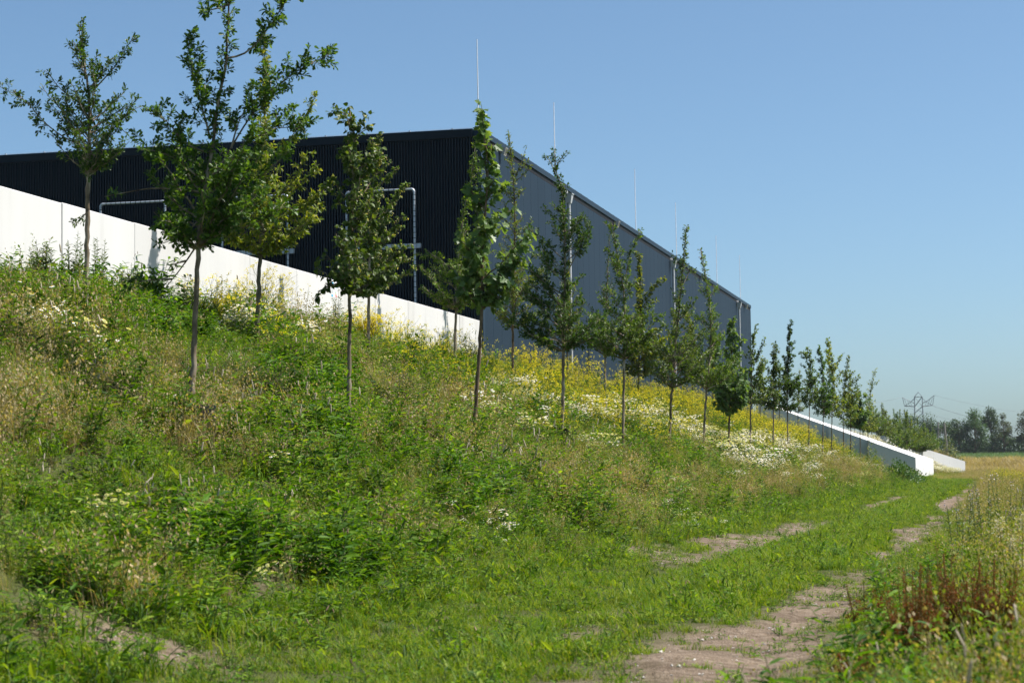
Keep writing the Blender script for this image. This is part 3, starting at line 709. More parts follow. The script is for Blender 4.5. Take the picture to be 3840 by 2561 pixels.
 {'ex': [],
  'label': 'cherry almost hidden behind the oak at the first downpipe',
  'loc': (-13.4, 62.837, 3.705),
  'n': 500,
  'prof': [(1.664, -0.161, 0.261), (2.232, -0.434, 0.482), (2.938, -0.352, 0.494), (3.785, -0.197, 0.367)],
  'r0': 0.038,
  'sp': 'cherry',
  'trunk': [(0.0, -0.15), (0.0, 0.323), (0.02, 1.52), (0.043, 2.932), (0.094, 4.348)]},
 {'ex': [],
  'label': 'oak behind the broad oak, only its left edge clear of it',
  'loc': (-13.4, 69.166, 3.716),
  'n': 700,
  'prof': [(1.648, -0.27, 0.27), (2.195, -0.646, 0.511), (3.122, -0.553, 0.528), (4.048, -0.228, 0.544), (4.976, 0.02, 0.484)],
  'r0': 0.038,
  'sp': 'oak',
  'trunk': [(0.0, -0.15), (0.0, 0.333), (0.037, 1.567), (0.095, 3.113), (0.169, 4.663), (0.268, 5.906)]},
 {'ex': [([(0.092, 3.608), (0.652, 4.618), (1.132, 4.95)], 0.3, 0.2)],
  'label': 'yellow cherry with an orange-tinted tip between the broad oak and the second downpipe',
  'loc': (-13.4, 75.971, 3.731),
  'n': 1000,
  'prof': [(1.245, -0.256, 0.419), (1.754, -0.415, 0.766), (2.598, -0.315, 0.951), (3.612, -0.212, 0.971), (4.46, -0.162, 0.852), (4.969, -0.187, 0.574), (5.564, -0.176, 0.416),
           (5.819, -0.171, 0.337)],
  'r0': 0.038,
  'sp': 'cherry',
  'trunk': [(0.0, -0.15), (0.0, 0.482), (0.02, 1.579), (0.08, 2.931), (0.139, 4.285), (0.127, 5.475), (0.087, 6.02)]},
 {'ex': [],
  'label': 'hornbeam glimpsed behind the slender oak',
  'loc': (-13.4, 84.41, 3.754),
  'n': 560,
  'prof': [(1.79, -0.256, 0.49), (2.725, -0.331, 1.069), (3.659, -0.126, 1.089), (4.593, 0.08, 0.921), (5.155, 0.184, 0.839)],
  'r0': 0.038,
  'sp': 'hornbeam',
  'trunk': [(-0.0, -0.15), (-0.0, 0.573), (0.046, 1.972), (0.151, 3.467), (0.285, 4.59), (0.379, 5.528)]},
 {'ex': [],
  'label': 'pale yellow cherry between the slender oak and the brown-topped oak',
  'loc': (-13.4, 90.059, 3.771),
  'n': 480,
  'prof': [(1.643, -0.375, 0.519), (2.639, -0.454, 0.738), (3.633, -0.334, 0.56), (4.63, -0.314, 0.283)],
  'r0': 0.036,
  'sp': 'cherry',
  'trunk': [(0.0, -0.15), (0.0, 0.546), (0.026, 1.836), (0.059, 3.428), (-0.115, 4.627)]},
 {'ex': [],
  'label': 'sycamore directly behind the brown-topped oak',
  'loc': (-13.4, 96.759, 3.793),
  'n': 380,
  'prof': [(1.481, -0.23, 0.408), (2.122, -0.323, 0.698), (3.187, -0.259, 0.764), (4.145, -0.068, 0.465)],
  'r0': 0.036,
  'sp': 'maple',
  'trunk': [(-0.0, -0.15), (-0.0, 0.308), (0.029, 1.69), (0.056, 2.969), (0.152, 4.462)]},
 {'ex': [],
  'label': 'oak close behind the narrow sycamore',
  'loc': (-13.4, 104.352, 3.819),
  'n': 420,
  'prof': [(1.522, -0.316, 0.416), (2.211, -0.438, 0.615), (3.126, -0.281, 0.589), (3.926, -0.08, 0.424)],
  'r0': 0.036,
  'sp': 'oak',
  'trunk': [(0.0, -0.15), (0.0, 0.259), (0.027, 1.517), (0.08, 2.891), (0.151, 4.038)]},
 {'ex': [],
  'label': 'cherry against the far end of the facade',
  'loc': (-13.4, 116.579, 3.86),
  'n': 360,
  'prof': [(1.291, -0.353, 0.538), (2.184, -0.384, 0.737), (3.202, -0.183, 0.659), (3.838, 0.01, 0.47)],
  'r0': 0.034,
  'sp': 'cherry',
  'trunk': [(-0.0, -0.15), (-0.0, 0.013), (0.032, 1.413), (0.112, 2.687), (0.217, 3.963)]},
 {'ex': [],
  'label': 'oak in the back row where the grey wall begins',
  'loc': (-13.4, 127.373, 3.893),
  'n': 360,
  'prof': [(1.179, -0.387, 0.446), (2.291, -0.445, 0.666), (3.4, -0.197, 0.582), (4.01, -0.016, 0.374)],
  'r0': 0.034,
  'sp': 'oak',
  'trunk': [(-0.0, -0.15), (-0.0, -0.075), (0.036, 1.451), (0.068, 2.84), (0.153, 4.091)]},
 {'ex': [],
  'label': 'hornbeam in the back row left of the hooked lime',
  'loc': (-13.4, 139.391, 3.923),
  'n': 330,
  'prof': [(1.334, -0.331, 0.518), (2.397, -0.427, 0.756), (3.609, -0.216, 0.634), (4.123, -0.022, 0.464)],
  'r0': 0.034,
  'sp': 'hornbeam',
  'trunk': [(0.0, -0.15), (0.0, -0.034), (0.036, 1.481), (0.103, 2.997), (0.223, 4.21)]}]
# ------------------------------------------------------------------ young trees
def half(pts):
    """leaf template from the right-hand outline (x, y), folded along the midrib: two polygons"""
    n = len(pts)
    R_ = [(x, y, .18 * x - .25 * y * y * .5) for x, y in pts]; L_ = [(-x, y, .18 * x - .25 * y * y * .5) for x, y in pts[1:-1]]
    return np.array(R_ + L_), [tuple(range(n)), tuple([0] + [n - 1] + list(range(2 * n - 3, n - 1, -1)))]
LEAF = {
    'oak': half([(0, 0), (.10, .12), (.07, .24), (.22, .38), (.12, .50), (.29, .64), (.17, .76), (.2, .88), (0, 1.0)]),
    'lime': half([(0, .06), (.2, 0), (.40, .18), (.40, .45), (.2, .78), (0, 1.0)]),
    'maple': half([(0, .06), (.42, .02), (.26, .22), (.56, .52), (.24, .55), (.30, .74), (0, 1.0)]),
    'cherry': half([(0, 0), (.17, .25), (.22, .5), (.13, .8), (0, 1.0)]),
    'simple': half([(0, 0), (.24, .35), (.2, .7), (0, 1.0)]),
}
SP = {  # leaf template, size, leaf material, bark, droop
    'oak': ('oak', .060, 'oak', 'bark_grey', .0), 'oakm': ('oak', .066, 'oak_mid', 'bark_grey', .0),
    'lime': ('lime', .068, 'lime', 'bark_grey', .55), 'limeb': ('lime', .062, 'lime', 'bark_grey', .55),
    'maple': ('maple', .145, 'maple', 'bark_brown', .6), 'cherry': ('cherry', .085, 'cherry', 'bark_lichen', .15),
    'hornbeam': ('cherry', .07, 'hornbeam', 'bark_brown', .1),
}
def leaf_batch(mb_, tmpl, pos, axis, nrm, size, m=0):
    tv, tf = tmpl
    a_ = axis / (np.linalg.norm(axis, axis=1)[:, None] + 1e-9)
    s_ = np.cross(a_, nrm); s_ /= np.linalg.norm(s_, axis=1)[:, None] + 1e-9
    n_ = np.cross(s_, a_)
    sz = np.broadcast_to(np.asarray(size, float), (len(pos),))[:, None, None]
    v_ = pos[:, None] + sz * (tv[None, :, 0:1] * s_[:, None] + tv[None, :, 1:2] * a_[:, None] + tv[None, :, 2:3] * n_[:, None])
    mb_.batch(v_, tf, m)
def loc3(r, d, z): return R_AX * r + D_AX * d + UP * z
def resample(p, step):
    p = np.asarray(p, float); s = np.concatenate([[0], np.cumsum(np.linalg.norm(np.diff(p, axis=0), axis=1))])
    n_ = max(3, int(s[-1] / step) + 1); t_ = np.linspace(0, s[-1], n_)
    # Catmull-like smoothing of the polyline
    q_ = np.stack([np.interp(t_, s, p[:, k]) for k in range(p.shape[1])], 1)
    for _ in range(2): q_[1:-1] = (q_[:-2] + 2 * q_[1:-1] + q_[2:]) / 4
    return q_
def make_tree(T, seed, group):
    g = np.random.default_rng(seed)
    sp = T['sp']; tmpl, size, lm, bark, droop = SP[sp]
    far = T['loc'][1] > 75
    wide = 1.05 if T['loc'][1] < 34 else 1.3 if T['loc'][1] < 75 else 1.35
    if far and tmpl != 'maple': tmpl = 'simple'
    root = thing('young_tree', T['label'], 'tree', T['loc'], group)
    tb = MB()
    tp = resample(np.array(T['trunk']), .12 if not far else .3)
    H = tp[:, 1].max()
    dep = .05 * np.cumsum(g.normal(0, .12, len(tp))); dep -= dep[0]
    tr3 = np.stack([loc3(r, d, z) for (r, z), d in zip(tp, dep)])
    tr3[:, :2] += g.normal(0, .006, (len(tp), 2))
    frac = np.clip(tp[:, 1] / H, 0, 1)
    rad = .86 * T['r0'] * (1 - frac) ** .8 + .006
    rad *= 1 + .07 * np.sin(np.arange(len(rad)) * 2.3 + g.uniform(0, 6)) * (frac < .6) + (g.random(len(rad)) < .12) * .22 * (frac < .5)
    rad *= 1 + .5 * np.exp(-tp[:, 1] / .08)
    tb.tube(tr3, rad, 9 if not far else 6)
    pr = np.array(T['prof']); order = np.argsort(pr[:, 0]); pr = pr[order]
    zr, rl, rr = pr[:, 0], pr[:, 1], pr[:, 2]
    tz, tr_ = tp[:, 1], tp[:, 0]
    trunk_at = lambda z: np.interp(z, tz, tr_)
    dep_at = lambda z: np.interp(z, tz, dep)
    twigs = []      # (pos, dir, length, kind)
    def add_branch(P3, r0, leaf_from, reach, step=.055, kind=0):
        nP = len(P3)
        tb.tube(P3, np.linspace(r0, .0035, nP), 5 if not far else 4, cap=False)
        L = np.linalg.norm(np.diff(P3, axis=0), axis=1).sum()
        for s_ in np.arange(leaf_from, 1.0001, step / max(L, .05)):
            f = s_ * (nP - 1); k_ = min(int(f), nP - 2); pos = P3[k_] + (P3[k_ + 1] - P3[k_]) * (f - k_)
            dr = P3[k_ + 1] - P3[k_]; dr = dr / (np.linalg.norm(dr) + 1e-9)
            rd = g.normal(0, 1, 3); rd /= np.linalg.norm(rd)
            d_ = dr * .55 + rd * .8 + UP * .25
            twigs.append((pos, d_ / np.linalg.norm(d_), reach * g.uniform(.35, 1.0) * (1 - .45 * s_), kind))
    zgrid = np.linspace(zr[0], zr[-1], 60); wd = np.interp(zgrid, zr, rr - rl) + .03
    cdf = np.cumsum(wd); cdf /= cdf[-1]
    nb = int(20 + 11 * (zr[-1] - zr[0])) if not far else int(16 + 8 * (zr[-1] - zr[0]))
    for _ in range(nb):
        low = g.random() < (.34 if T['loc'][1] > 34 else .2)
        zt = zr[0] + (zr[-1] - zr[0]) * g.uniform(.02, .38) if low else np.interp(g.random(), cdf, zgrid)
        az = g.uniform(0, 2 * math.pi); ca, sa = math.cos(az), math.sin(az)
        tr0 = trunk_at(zt)
        L_, R_ = tr0 - np.interp(zt, zr, rl), np.interp(zt, zr, rr) - tr0
        ext = max(R_ if ca > 0 else L_, .05) * wide; mean = max((L_ + R_) / 2, .05) * wide
        u = g.uniform(.75, 1.15) if low else g.uniform(.45, 1.08) ** .7
        if low: ext = max(ext, .8 * max(R_, L_, .1) * wide)
        rt, dt = tr0 + ca * ext * u, dep_at(zt) + sa * mean * .85 * u
        hd = math.hypot(rt - tr0, dt)
        zs = max(zt - (.12 + g.uniform(.35, .95) * hd), zr[0] - .06, .3)
        zs = min(zs, zt - .02)
        n_ = 8; t_ = np.linspace(0, 1, n_)
        r0_, d0_ = trunk_at(zs), dep_at(zs)
        bow = g.uniform(.05, .3)
        P = np.stack([loc3(r0_ + (rt - r0_) * x + .02 * math.sin(5 * x + az), d0_ + (dt - d0_) * x, zs + (zt - zs) * (x + bow * x * (x - 1))) for x in t_])
        P[1:-1] += g.normal(0, .012, (n_ - 2, 3))
        add_branch(P, .006 + .011 * min(1, hd), .28 if hd > .25 else .1, .13 + .15 * min(hd, 1), .06 if not far else .09)
    # leader shoots
    zl = np.linspace(zr[0] + .25 * (zr[-1] - zr[0]), H, max(6, int((H - zr[0]) / .10)))
    P = np.stack([loc3(trunk_at(z), dep_at(z), z) for z in zl]); 
    for pos, f in zip(P, np.linspace(0, 1, len(P))):
        for _ in range(2):
            rd = g.normal(0, 1, 3); d_ = rd / np.linalg.norm(rd) * .8 + UP * .5
            twigs.append((pos, d_ / np.linalg.norm(d_), .16 * (1 - .45 * f), 0))
    base_tw = len(twigs)
    for e in T.get('ex', []):
        p2 = resample(np.array(e[0]), .10); d0 = dep_at(p2[0, 1]) if True else 0
        side = g.uniform(-.25, .25)
        P = np.stack([loc3(r, d0 + side * k_ / len(p2) * 1.2, z) for k_, (r, z) in enumerate(p2)])
        add_branch(P, .013, e[1], e[2], .045 if e[2] > .15 else .06, 1 if len(e) > 3 else 0)
    # twigs and leaves
    n_leaf = T['n'] * (1.65 if not far else 4.2) * ((.3 if far else .55) if sp == 'maple' else 1.35 if sp == 'oak' else 1.0) * (2.5 if 34 < T['loc'][1] < 75 else 1.0); cb = MB(); kinds = np.array([t_[3] for t_ in twigs]); ln = np.array([t_[2] for t_ in twigs])
    per = np.maximum(2, (ln / ln[:base_tw].mean() * n_leaf / base_tw)).astype(int)
    if not far:
        for pos, d_, L_, k_ in twigs:
            if L_ > .08: tb.tube(np.stack([pos, pos + d_ * L_ * .55 + UP * .01, pos + d_ * L_]), [.0045, .003, .002], 3, cap=False)
    tp_ = np.stack([t_[0] for t_ in twigs]); td_ = np.stack([t_[1] for t_ in twigs])
    idx = np.repeat(np.arange(len(twigs)), per); n_ = len(idx)
    s_ = g.random(n_) ** .7
    rnd = g.normal(0, 1, (n_, 3)); rnd /= np.linalg.norm(rnd, axis=1)[:, None]
    pos = tp_[idx] + td_[idx] * (ln[idx] * s_)[:, None] + rnd * .012
    ax = td_[idx] * .6 + rnd * .9 - UP * droop; nr_ = UP[None] * .9 + g.normal(0, .5, (n_, 3)) + np.array([.3, -.2, 0])
    if droop > .3: nr_ = nr_ + (pos - np.array([tr3[:, 0].mean(), tr3[:, 1].mean(), 0])) * np.array([1.3, 1.3, 0])
    sz = size * g.uniform(.6, 1.15, n_) * (2.5 if T['loc'][1] > 180 else 1.7 if far else 1.12)
    ki = kinds[idx]
    ok = ki == 0
    leaf_batch(cb, LEAF[tmpl], pos[ok], ax[ok], nr_[ok], sz[ok], 0)
    if (~ok).any(): leaf_batch(cb, LEAF[tmpl], pos[~ok], ax[~ok], nr_[~ok], sz[~ok], 1)
    tb.build('trunk', M[bark], root, smooth=True)
    cb.build('crown', [M[lm], M['deadleaf']], root)
    if sp in ('lime', 'limeb'):
        kn = int(n_ * (.10 if sp == 'lime' else .40)); sel = g.choice(n_, kn, replace=False)
        fb = MB(); p2 = pos[sel] + np.array([.03, 0, -.005]) + g.normal(0, .015, (kn, 3))
        leaf_batch(fb, LEAF['simple'], p2, g.normal(0, .6, (kn, 3)) - UP * .5, g.normal(0, .6, (kn, 3)) + np.array([.8, -.2, .6]), .05 * g.uniform(.6, 1.1, kn))
        tag(fb.build('bracts', M['bract'], root), kind='stuff')
    return root
for k, T in enumerate(TREES):
    front = abs(T['loc'][0] + 8.72) < .5
    T = dict(T)
    if k == 9: T['sp'] = 'lime'
    if T['sp'] == 'oak' and k in (4, 5, 6, 21): T['sp'] = 'oakm'
    make_tree(T, 100 + k, 'young trees of the front row' if front else 'young trees of the back row')
# trees between the two far walls
kf = 0
for row, c in (('front', 8.72), ('back', 13.2)):
    for k in range(13):
        y = 193 + k * 7.1 + (2.5 if row == 'back' else 0)
        if y > 284: continue
        g = np.random.default_rng(900 + kf)
        x = -c + g.uniform(-.3, .3); hgt = g.uniform(4.0, 5.4); w = g.uniform(1.0, 1.5); zb = g.uniform(1.3, 1.8)
        prof = [(zb, -.2 * w, .2 * w), (zb + .5, -w, w), (zb + 1.2, -w * .95, w), (zb + 2, -w * .7, w * .75), (hgt - .5, -.3, .3), (hgt - .1, -.1, .1)]
        sp = ('hornbeam', 'oakm', 'oakm', 'lime')[int(g.integers(0, 4))]
        T = dict(sp=sp, loc=(x, y, float(ground_z(x, y))), trunk=[(0, -.1), (0, 1.5), (g.uniform(-.1, .1), 3.2), (g.uniform(-.2, .2), hgt)], prof=prof, n=620, r0=.035,
                 label='small young tree in the ' + row + ' row beyond the concrete ramp')
        make_tree(T, 950 + kf, 'young trees beyond the ramp, ' + row + ' row'); kf += 1
# dark clipped hedge on the terrace above the ramp
def bush(name, label, cat, loc, rx, ry, rz, n, mat, size, tm='simple', seed=0, stems=8):
    g = np.random.default_rng(seed); root = thing(name, label, cat, loc)
    b = MB(); u = g.normal(0, 1, (n, 3)); u /= np.linalg.norm(u, axis=1)[:, None]; u[:, 2] = np.abs(u[:, 2])
    rr_ = (.55 + .45 * g.random(n)) * (1 + .25 * np.sin(u[:, 0] * 5 + 1) * np.cos(u[:, 1] * 4) + .15 * np.sin(u[:, 2] * 9 + u[:, 0] * 7))
    P = u * rr_[:, None] * np.array([rx, ry, rz])
    leaf_batch(b, LEAF[tm], P, u + g.normal(0, .7, (n, 3)), UP[None] + u * .6 + g.normal(0, .4, (n, 3)), size * g.uniform(.6, 1.2, n))
    b.build('foliage', M[mat], root)
    s = MB()
    for _ in range(stems):
        e = g.normal(0, 1, 3); e[2] = abs(e[2]) + .3; e /= np.linalg.norm(e)
        s.tube([(0, 0, -.05), e * .4 * np.array([rx, ry, rz]), e * .85 * np.array([rx, ry, rz])], [.02, .014, .006], 4)
    s.build('stem', M['bark_brown'], root)
    return root
bush('bramble_bush', 'dark green leafy bush at the foot of the concrete ramp', 'bush', (-5.75, 121.5, float(ground_z(-5.75, 121.5)) - .1), 1.5, 3.2, 1.15, 2600, 'bramble', .16, seed=3)
bush('mustard_shrub', 'loose yellow-green shrub before the grey side of the ramp', 'bush', (-7.6, 126.5, float(ground_z(-7.6, 126.5)) - .1), .85, 1.6, 1.9, 1300, 'hornbeam', .12, seed=4)
bush('willow_shrub', 'pale grey-green willow shrub at the foot of the leaning pole', 'bush', (-6.6, 285, 1.4), 2.1, 1.6, 3.6, 900, 'willow', .36, seed=5)
bush('dark_hedge', 'dark hedge on the terrace behind the top of the ramp', 'hedge', (-20.5, 178, 4.4), 4.2, 1.6, 2.4, 1500, 'oak', .25, seed=6)

# black plastic watering ring at the near oak; second ring stands for trunk shade
for k, (tx, ty, lab) in enumerate(((-8.72, 20.759, 'black plastic watering ring round the foot of the large near oak'), (-8.72, 40.285, 'black ring imitating the dark shade at the foot of the oak before the first downpipe'))):
    z0 = float(ground_z(tx, ty)); b = MB(); a_ = np.linspace(0, 2 * math.pi, 25)[:-1]
    rr_ = .25; tl = .16
    P = lambda r, h: np.stack([tx + .05 + r * np.cos(a_), ty - .06 + r * np.sin(a_), z0 + .16 + h - tl * r * np.cos(a_)], 1)
    rings = [P(rr_, -.3), P(rr_, .22), P(rr_ - .012, .22), P(rr_ - .012, -.3)]
    v_ = np.concatenate(rings); n_ = 24
    b.add(v_, [(r * n_ + i, r * n_ + (i + 1) % n_, ((r + 1) % 4) * n_ + (i + 1) % n_, ((r + 1) % 4) * n_ + i) for r in range(4) for i in range(n_)])
    o = b.build('watering_or_shade_ring', M['plastic']); tag(o, lab, 'watering ring', 'watering rings at the tree feet')

# ------------------------------------------------------------------ plant prototypes (kept out of the scene, used by the scatters)
def blades(mb_, g, n, R_, hmin, hmax, w, lean=.35, m=0, curl=.5, z0=-.02):
    a_ = g.uniform(0, 2 * math.pi, n); r = R_ * np.sqrt(g.random(n))
    base = np.stack([r * np.cos(a_), r * np.sin(a_), np.full(n, z0)], 1)
    h = g.uniform(hmin, hmax, n) * (1 - .35 * (r / R_) ** 2)
    th = g.uniform(0, 2 * math.pi, n); d = np.stack([np.cos(th), np.sin(th), np.zeros(n)], 1); s = np.stack([-np.sin(th), np.cos(th), np.zeros(n)], 1)
    ln_ = g.uniform(.1, 1, n)[:, None] * lean * h[:, None]; ww = (w * g.uniform(.6, 1.3, n))[:, None]
    p1 = base + d * ln_ * .25 + UP * (h * .5)[:, None]; p2 = base + d * ln_ * (1 + curl) + UP * (h * g.uniform(.8, 1, n))[:, None]
    v_ = np.stack([base - s * ww / 2, base + s * ww / 2, p1 + s * ww * .42, p1 - s * ww * .42, p2], 1)
    mb_.batch(v_, [(0, 1, 2, 3), (3, 2, 4)], m)
    return p2
LANCE = (np.array([(0, 0, 0), (.14, .3, .03), (.11, .7, .0), (0, 1, -.12), (-.11, .7, 0), (-.14, .3, .03), (0, .35, -.02), (0, .7, -.05)], float),
         [(0, 1, 6), (1, 2, 7, 6), (2, 3, 7), (0, 6, 5), (6, 7, 4, 5), (7, 3, 4)])
DIAM = (np.array([(0, 0, 0), (.3, .5, .04), (0, 1, 0), (-.3, .5, .04)], float), [(0, 1, 2, 3)])
PROTOS = {}
def proto(kind, mb_, mats):
    me = mb_.mesh(kind, mats)
    o = bpy.data.objects.new('prototype_' + kind, me); PROTOS.setdefault(kind, []).append(o); return o
g = np.random.default_rng(21)
for v in range(4):
    b = MB(); blades(b, g, 64, .17, .05, .17, .0075, .7); blades(b, g, 10, .16, .12, .26, .006, .6, 0)
    if v % 2:
        n_ = 12; leaf_batch(b, LANCE, np.c_[g.normal(0, .09, (n_, 2)), g.uniform(.0, .05, n_)], np.c_[g.normal(0, 1, (n_, 2)), g.uniform(.2, .8, n_)], np.c_[g.normal(0, .3, (n_, 2)), np.ones(n_)], g.uniform(.05, .10, n_), 1)
    proto('lawn', b, [M['g_short'], M['weed']])
for v in range(3):
    b = MB(); blades(b, g, 46, .13, .18, .48, .010, .8); proto('coarse', b, [M['g_blue']])
for v in range(4):
    b = MB(); blades(b, g, 34, .2, .25, .65, .0065, .5); t_ = blades(b, g, 16, .18, .5, .85, .004, .45, 0)
    n_ = len(t_); 
    for q_ in range(4): leaf_batch(b, DIAM, t_ + g.normal(0, .018, (n_, 3)) - UP * .03 * q_, np.c_[g.normal(0, .4, (n_, 2)), np.ones(n_)], g.normal(0, 1, (n_, 3)), .03, 0)
    proto('tall', b, [M['g_tall']])
for v in range(4):
    b = MB(); blades(b, g, 40, .22, .2, .6, .0055, .7); t_ = blades(b, g, 26, .2, .45, .8, .0035, .55)
    n_ = len(t_)
    for q_ in range(6): leaf_batch(b, DIAM, t_ + g.normal(0, .022, (n_, 3)) - UP * .03 * q_, np.c_[g.normal(0, .6, (n_, 2)), np.ones(n_)], g.normal(0, 1, (n_, 3)), .03, 0)
    proto('dry', b, [M['g_dry']])
for v in range(2):
    b = MB(); blades(b, g, 70, .22, .25, .55, .005, 1.3, 0, .2); proto('straw', b, [M['g_straw']])
for v in range(3):
    b = MB(); t_ = blades(b, g, 6, .16, .6, .95, .005, .25, 0, .1); blades(b, g, 14, .15, .2, .45, .006, .5)
    for p_ in t_:
        d_ = np.array([g.normal(0, .18), g.normal(0, .18), 1]); L_ = g.uniform(.07, .12)
        b.tube([p_ - UP * .03, p_ + d_ * L_ * .2 - UP * .03, p_ + d_ * L_ * .85 - UP * .03, p_ + d_ * L_ - UP * .03], [.003, .0095, .0085, .002], 5, 1)
    proto('timothy', b, [M['g_tall'], M['spike']])
def weed(b, g, nst, hmin, hmax, R_, ls, spike=.5, lm=0):
    for _ in range(nst):
        a_ = g.uniform(0, 2 * math.pi); r = R_ * math.sqrt(g.random()); h = g.uniform(hmin, hmax)
        p0 = np.array([r * math.cos(a_), r * math.sin(a_), -.03]); d_ = np.array([math.cos(a_) * .35, math.sin(a_) * .35, 1.0]) + np.r_[g.normal(0, .15, 2), 0]
        p1 = p0 + d_ * h * .5 + np.r_[g.normal(0, .02, 2), 0]; p2 = p0 + d_ * h
        b.tube([p0, p1, p2], [.005, .004, .0025], 3, 1, cap=False)
        n_ = int(h / .028); t_ = np.linspace(.15, 1, n_)
        pos = p0 + (p2 - p0) * t_[:, None]; az = np.arange(n_) * 2.4 + a_
        ax = np.stack([np.cos(az), np.sin(az), g.uniform(-.1, .65, n_)], 1)
        leaf_batch(b, LANCE, pos, ax, UP[None] + g.normal(0, .35, (n_, 3)), ls * g.uniform(.6, 1.15, n_) * (1.1 - .45 * t_), lm)
        if g.random() < spike:
            for q_ in range(int(g.integers(1, 4))):
                e = p2 + np.r_[g.normal(0, .03, 2), g.uniform(-.02, .03)]; dd = np.r_[g.normal(0, .5, 2), .8] * g.uniform(.03, .05)
                b.tube([e, e + dd * .5, e + dd], [.003, .0042, .0015], 4, 2)
for v in range(5):
    b = MB(); weed(b, g, 8, .25, .55, .26, .165, .6); proto('weed', b, [M['weed'], M['stem'], M['weed_pink']])
for v in range(4):
    b = MB(); weed(b, g, 9, .35, .65, .28, .19, .25); proto('lush', b, [M['weed_dark'], M['stem'], M['weed_pink']])
for v in range(3):
    b = MB(); weed(b, g, 9, .08, .24, .24, .11, .12); proto('lowweed', b, [M['weed'], M['stem'], M['weed_pink']])
for v in range(4):
    b = MB(); n_ = 60
    for _ in range(7):
        p0 = np.r_[g.normal(0, .10, 2), -.03]; tip = p0 + np.r_[g.normal(0, .16, 2), g.uniform(.45, .85)]
        b.tube([p0, (p0 + tip) / 2 + np.r_[g.normal(0, .02, 2), .02], tip], [.004, .003, .0018], 3, 1, cap=False)
        for q_ in range(int(g.integers(2, 5))):
            s_ = g.uniform(.5, 1); e0 = p0 + (tip - p0) * s_; e = e0 + np.r_[g.normal(0, .07, 2), g.uniform(.05, .16)] if q_ else tip
            if q_: b.tube([e0, e], [.0018, .0012], 3, 1, cap=False)
            k_ = 10; P = e + g.normal(0, .017, (k_, 3)); leaf_batch(b, DIAM, P, np.c_[g.normal(0, 1, (k_, 2)), g.normal(0, .4, k_)], g.normal(0, .5, (k_, 3)) + UP + np.array([.3, -.35, 0]), g.uniform(.017, .029, k_), 2)
        k_ = 9; t_ = g.random(k_) ** 1.4; P = p0 + (tip - p0) * t_[:, None]
        leaf_batch(b, LANCE, P, g.normal(0, 1, (k_, 3)) + UP * .3, g.normal(0, .4, (k_, 3)) + UP, g.uniform(.04, .10, k_), 0)
    proto('mustard', b, [M['weed'], M['stem'], M['yellow']])
for v in range(4):
    b = MB(); blades(b, g, 50, .17, .12, .38, .004, .6, 0)
    for _ in range(int(g.integers(15, 26))):
        tip = np.r_[g.normal(0, .13, 2), g.uniform(.36, .52)]; p0 = tip * np.array([.5, .5, 0]); b.tube([p0, tip], [.002, .0015], 3, 1, cap=False)
        nrm = np.array([g.normal(.2, .3), g.normal(-.45, .3), 1.0]); nrm /= np.linalg.norm(nrm)
        s = np.cross(nrm, [0, 1, 0.1]); s /= np.linalg.norm(s); t2 = np.cross(nrm, s); r_ = g.uniform(.021, .03)
        an = np.arange(12) * math.pi / 6; rim = tip + (s[None] * np.cos(an)[:, None] + t2[None] * np.sin(an)[:, None]) * (r_ * np.where(np.arange(12) % 2, .82, 1))[:, None] - nrm * .003
        b.add(np.concatenate([rim, tip[None]]), [(i, (i + 1) % 12, 12) for i in range(12)], 2)
        dn = tip + (s[None] * np.cos(an)[:, None] + t2[None] * np.sin(an)[:, None]) * r_ * .36 + nrm * .003
        b.add(np.concatenate([dn, (tip + nrm * .008)[None]]), [(i, (i + 1) % 12, 12) for i in range(12)], 3)
    proto('daisy', b, [M['weed'], M['stem'], M['petal'], M['disc']])
for v in range(3):
    b = MB(); k_ = 5
    for _ in range(k_):
        P = g.normal(0, 1, (8, 3)); P /= np.linalg.norm(P, axis=1)[:, None]; c_ = np.r_[g.normal(0, .06, 2), .004]; r_ = g.uniform(.006, .02)
        v_ = np.array([(1, 0, 0), (-1, 0, 0), (0, 1, 0), (0, -1, 0), (0, 0, .7), (0, 0, -.7)]) * r_ * g.uniform(.7, 1.3, (6, 1)) + c_
        b.add(v_, [(0, 2, 4), (2, 1, 4), (1, 3, 4), (3, 0, 4), (2, 0, 5), (1, 2, 5), (3, 1, 5), (0, 3, 5)])
    proto('pebble', b, [M['grit']])
for v in range(2):
    b = MB(); blades(b, g, 40, .5, .9, 2.0, .07, .5); proto('crop', b, [M['crop']])
for v in range(2):
    b = MB(); blades(b, g, 60, .5, .5, 1.1, .035, .6); proto('dike', b, [M['g_dry']])

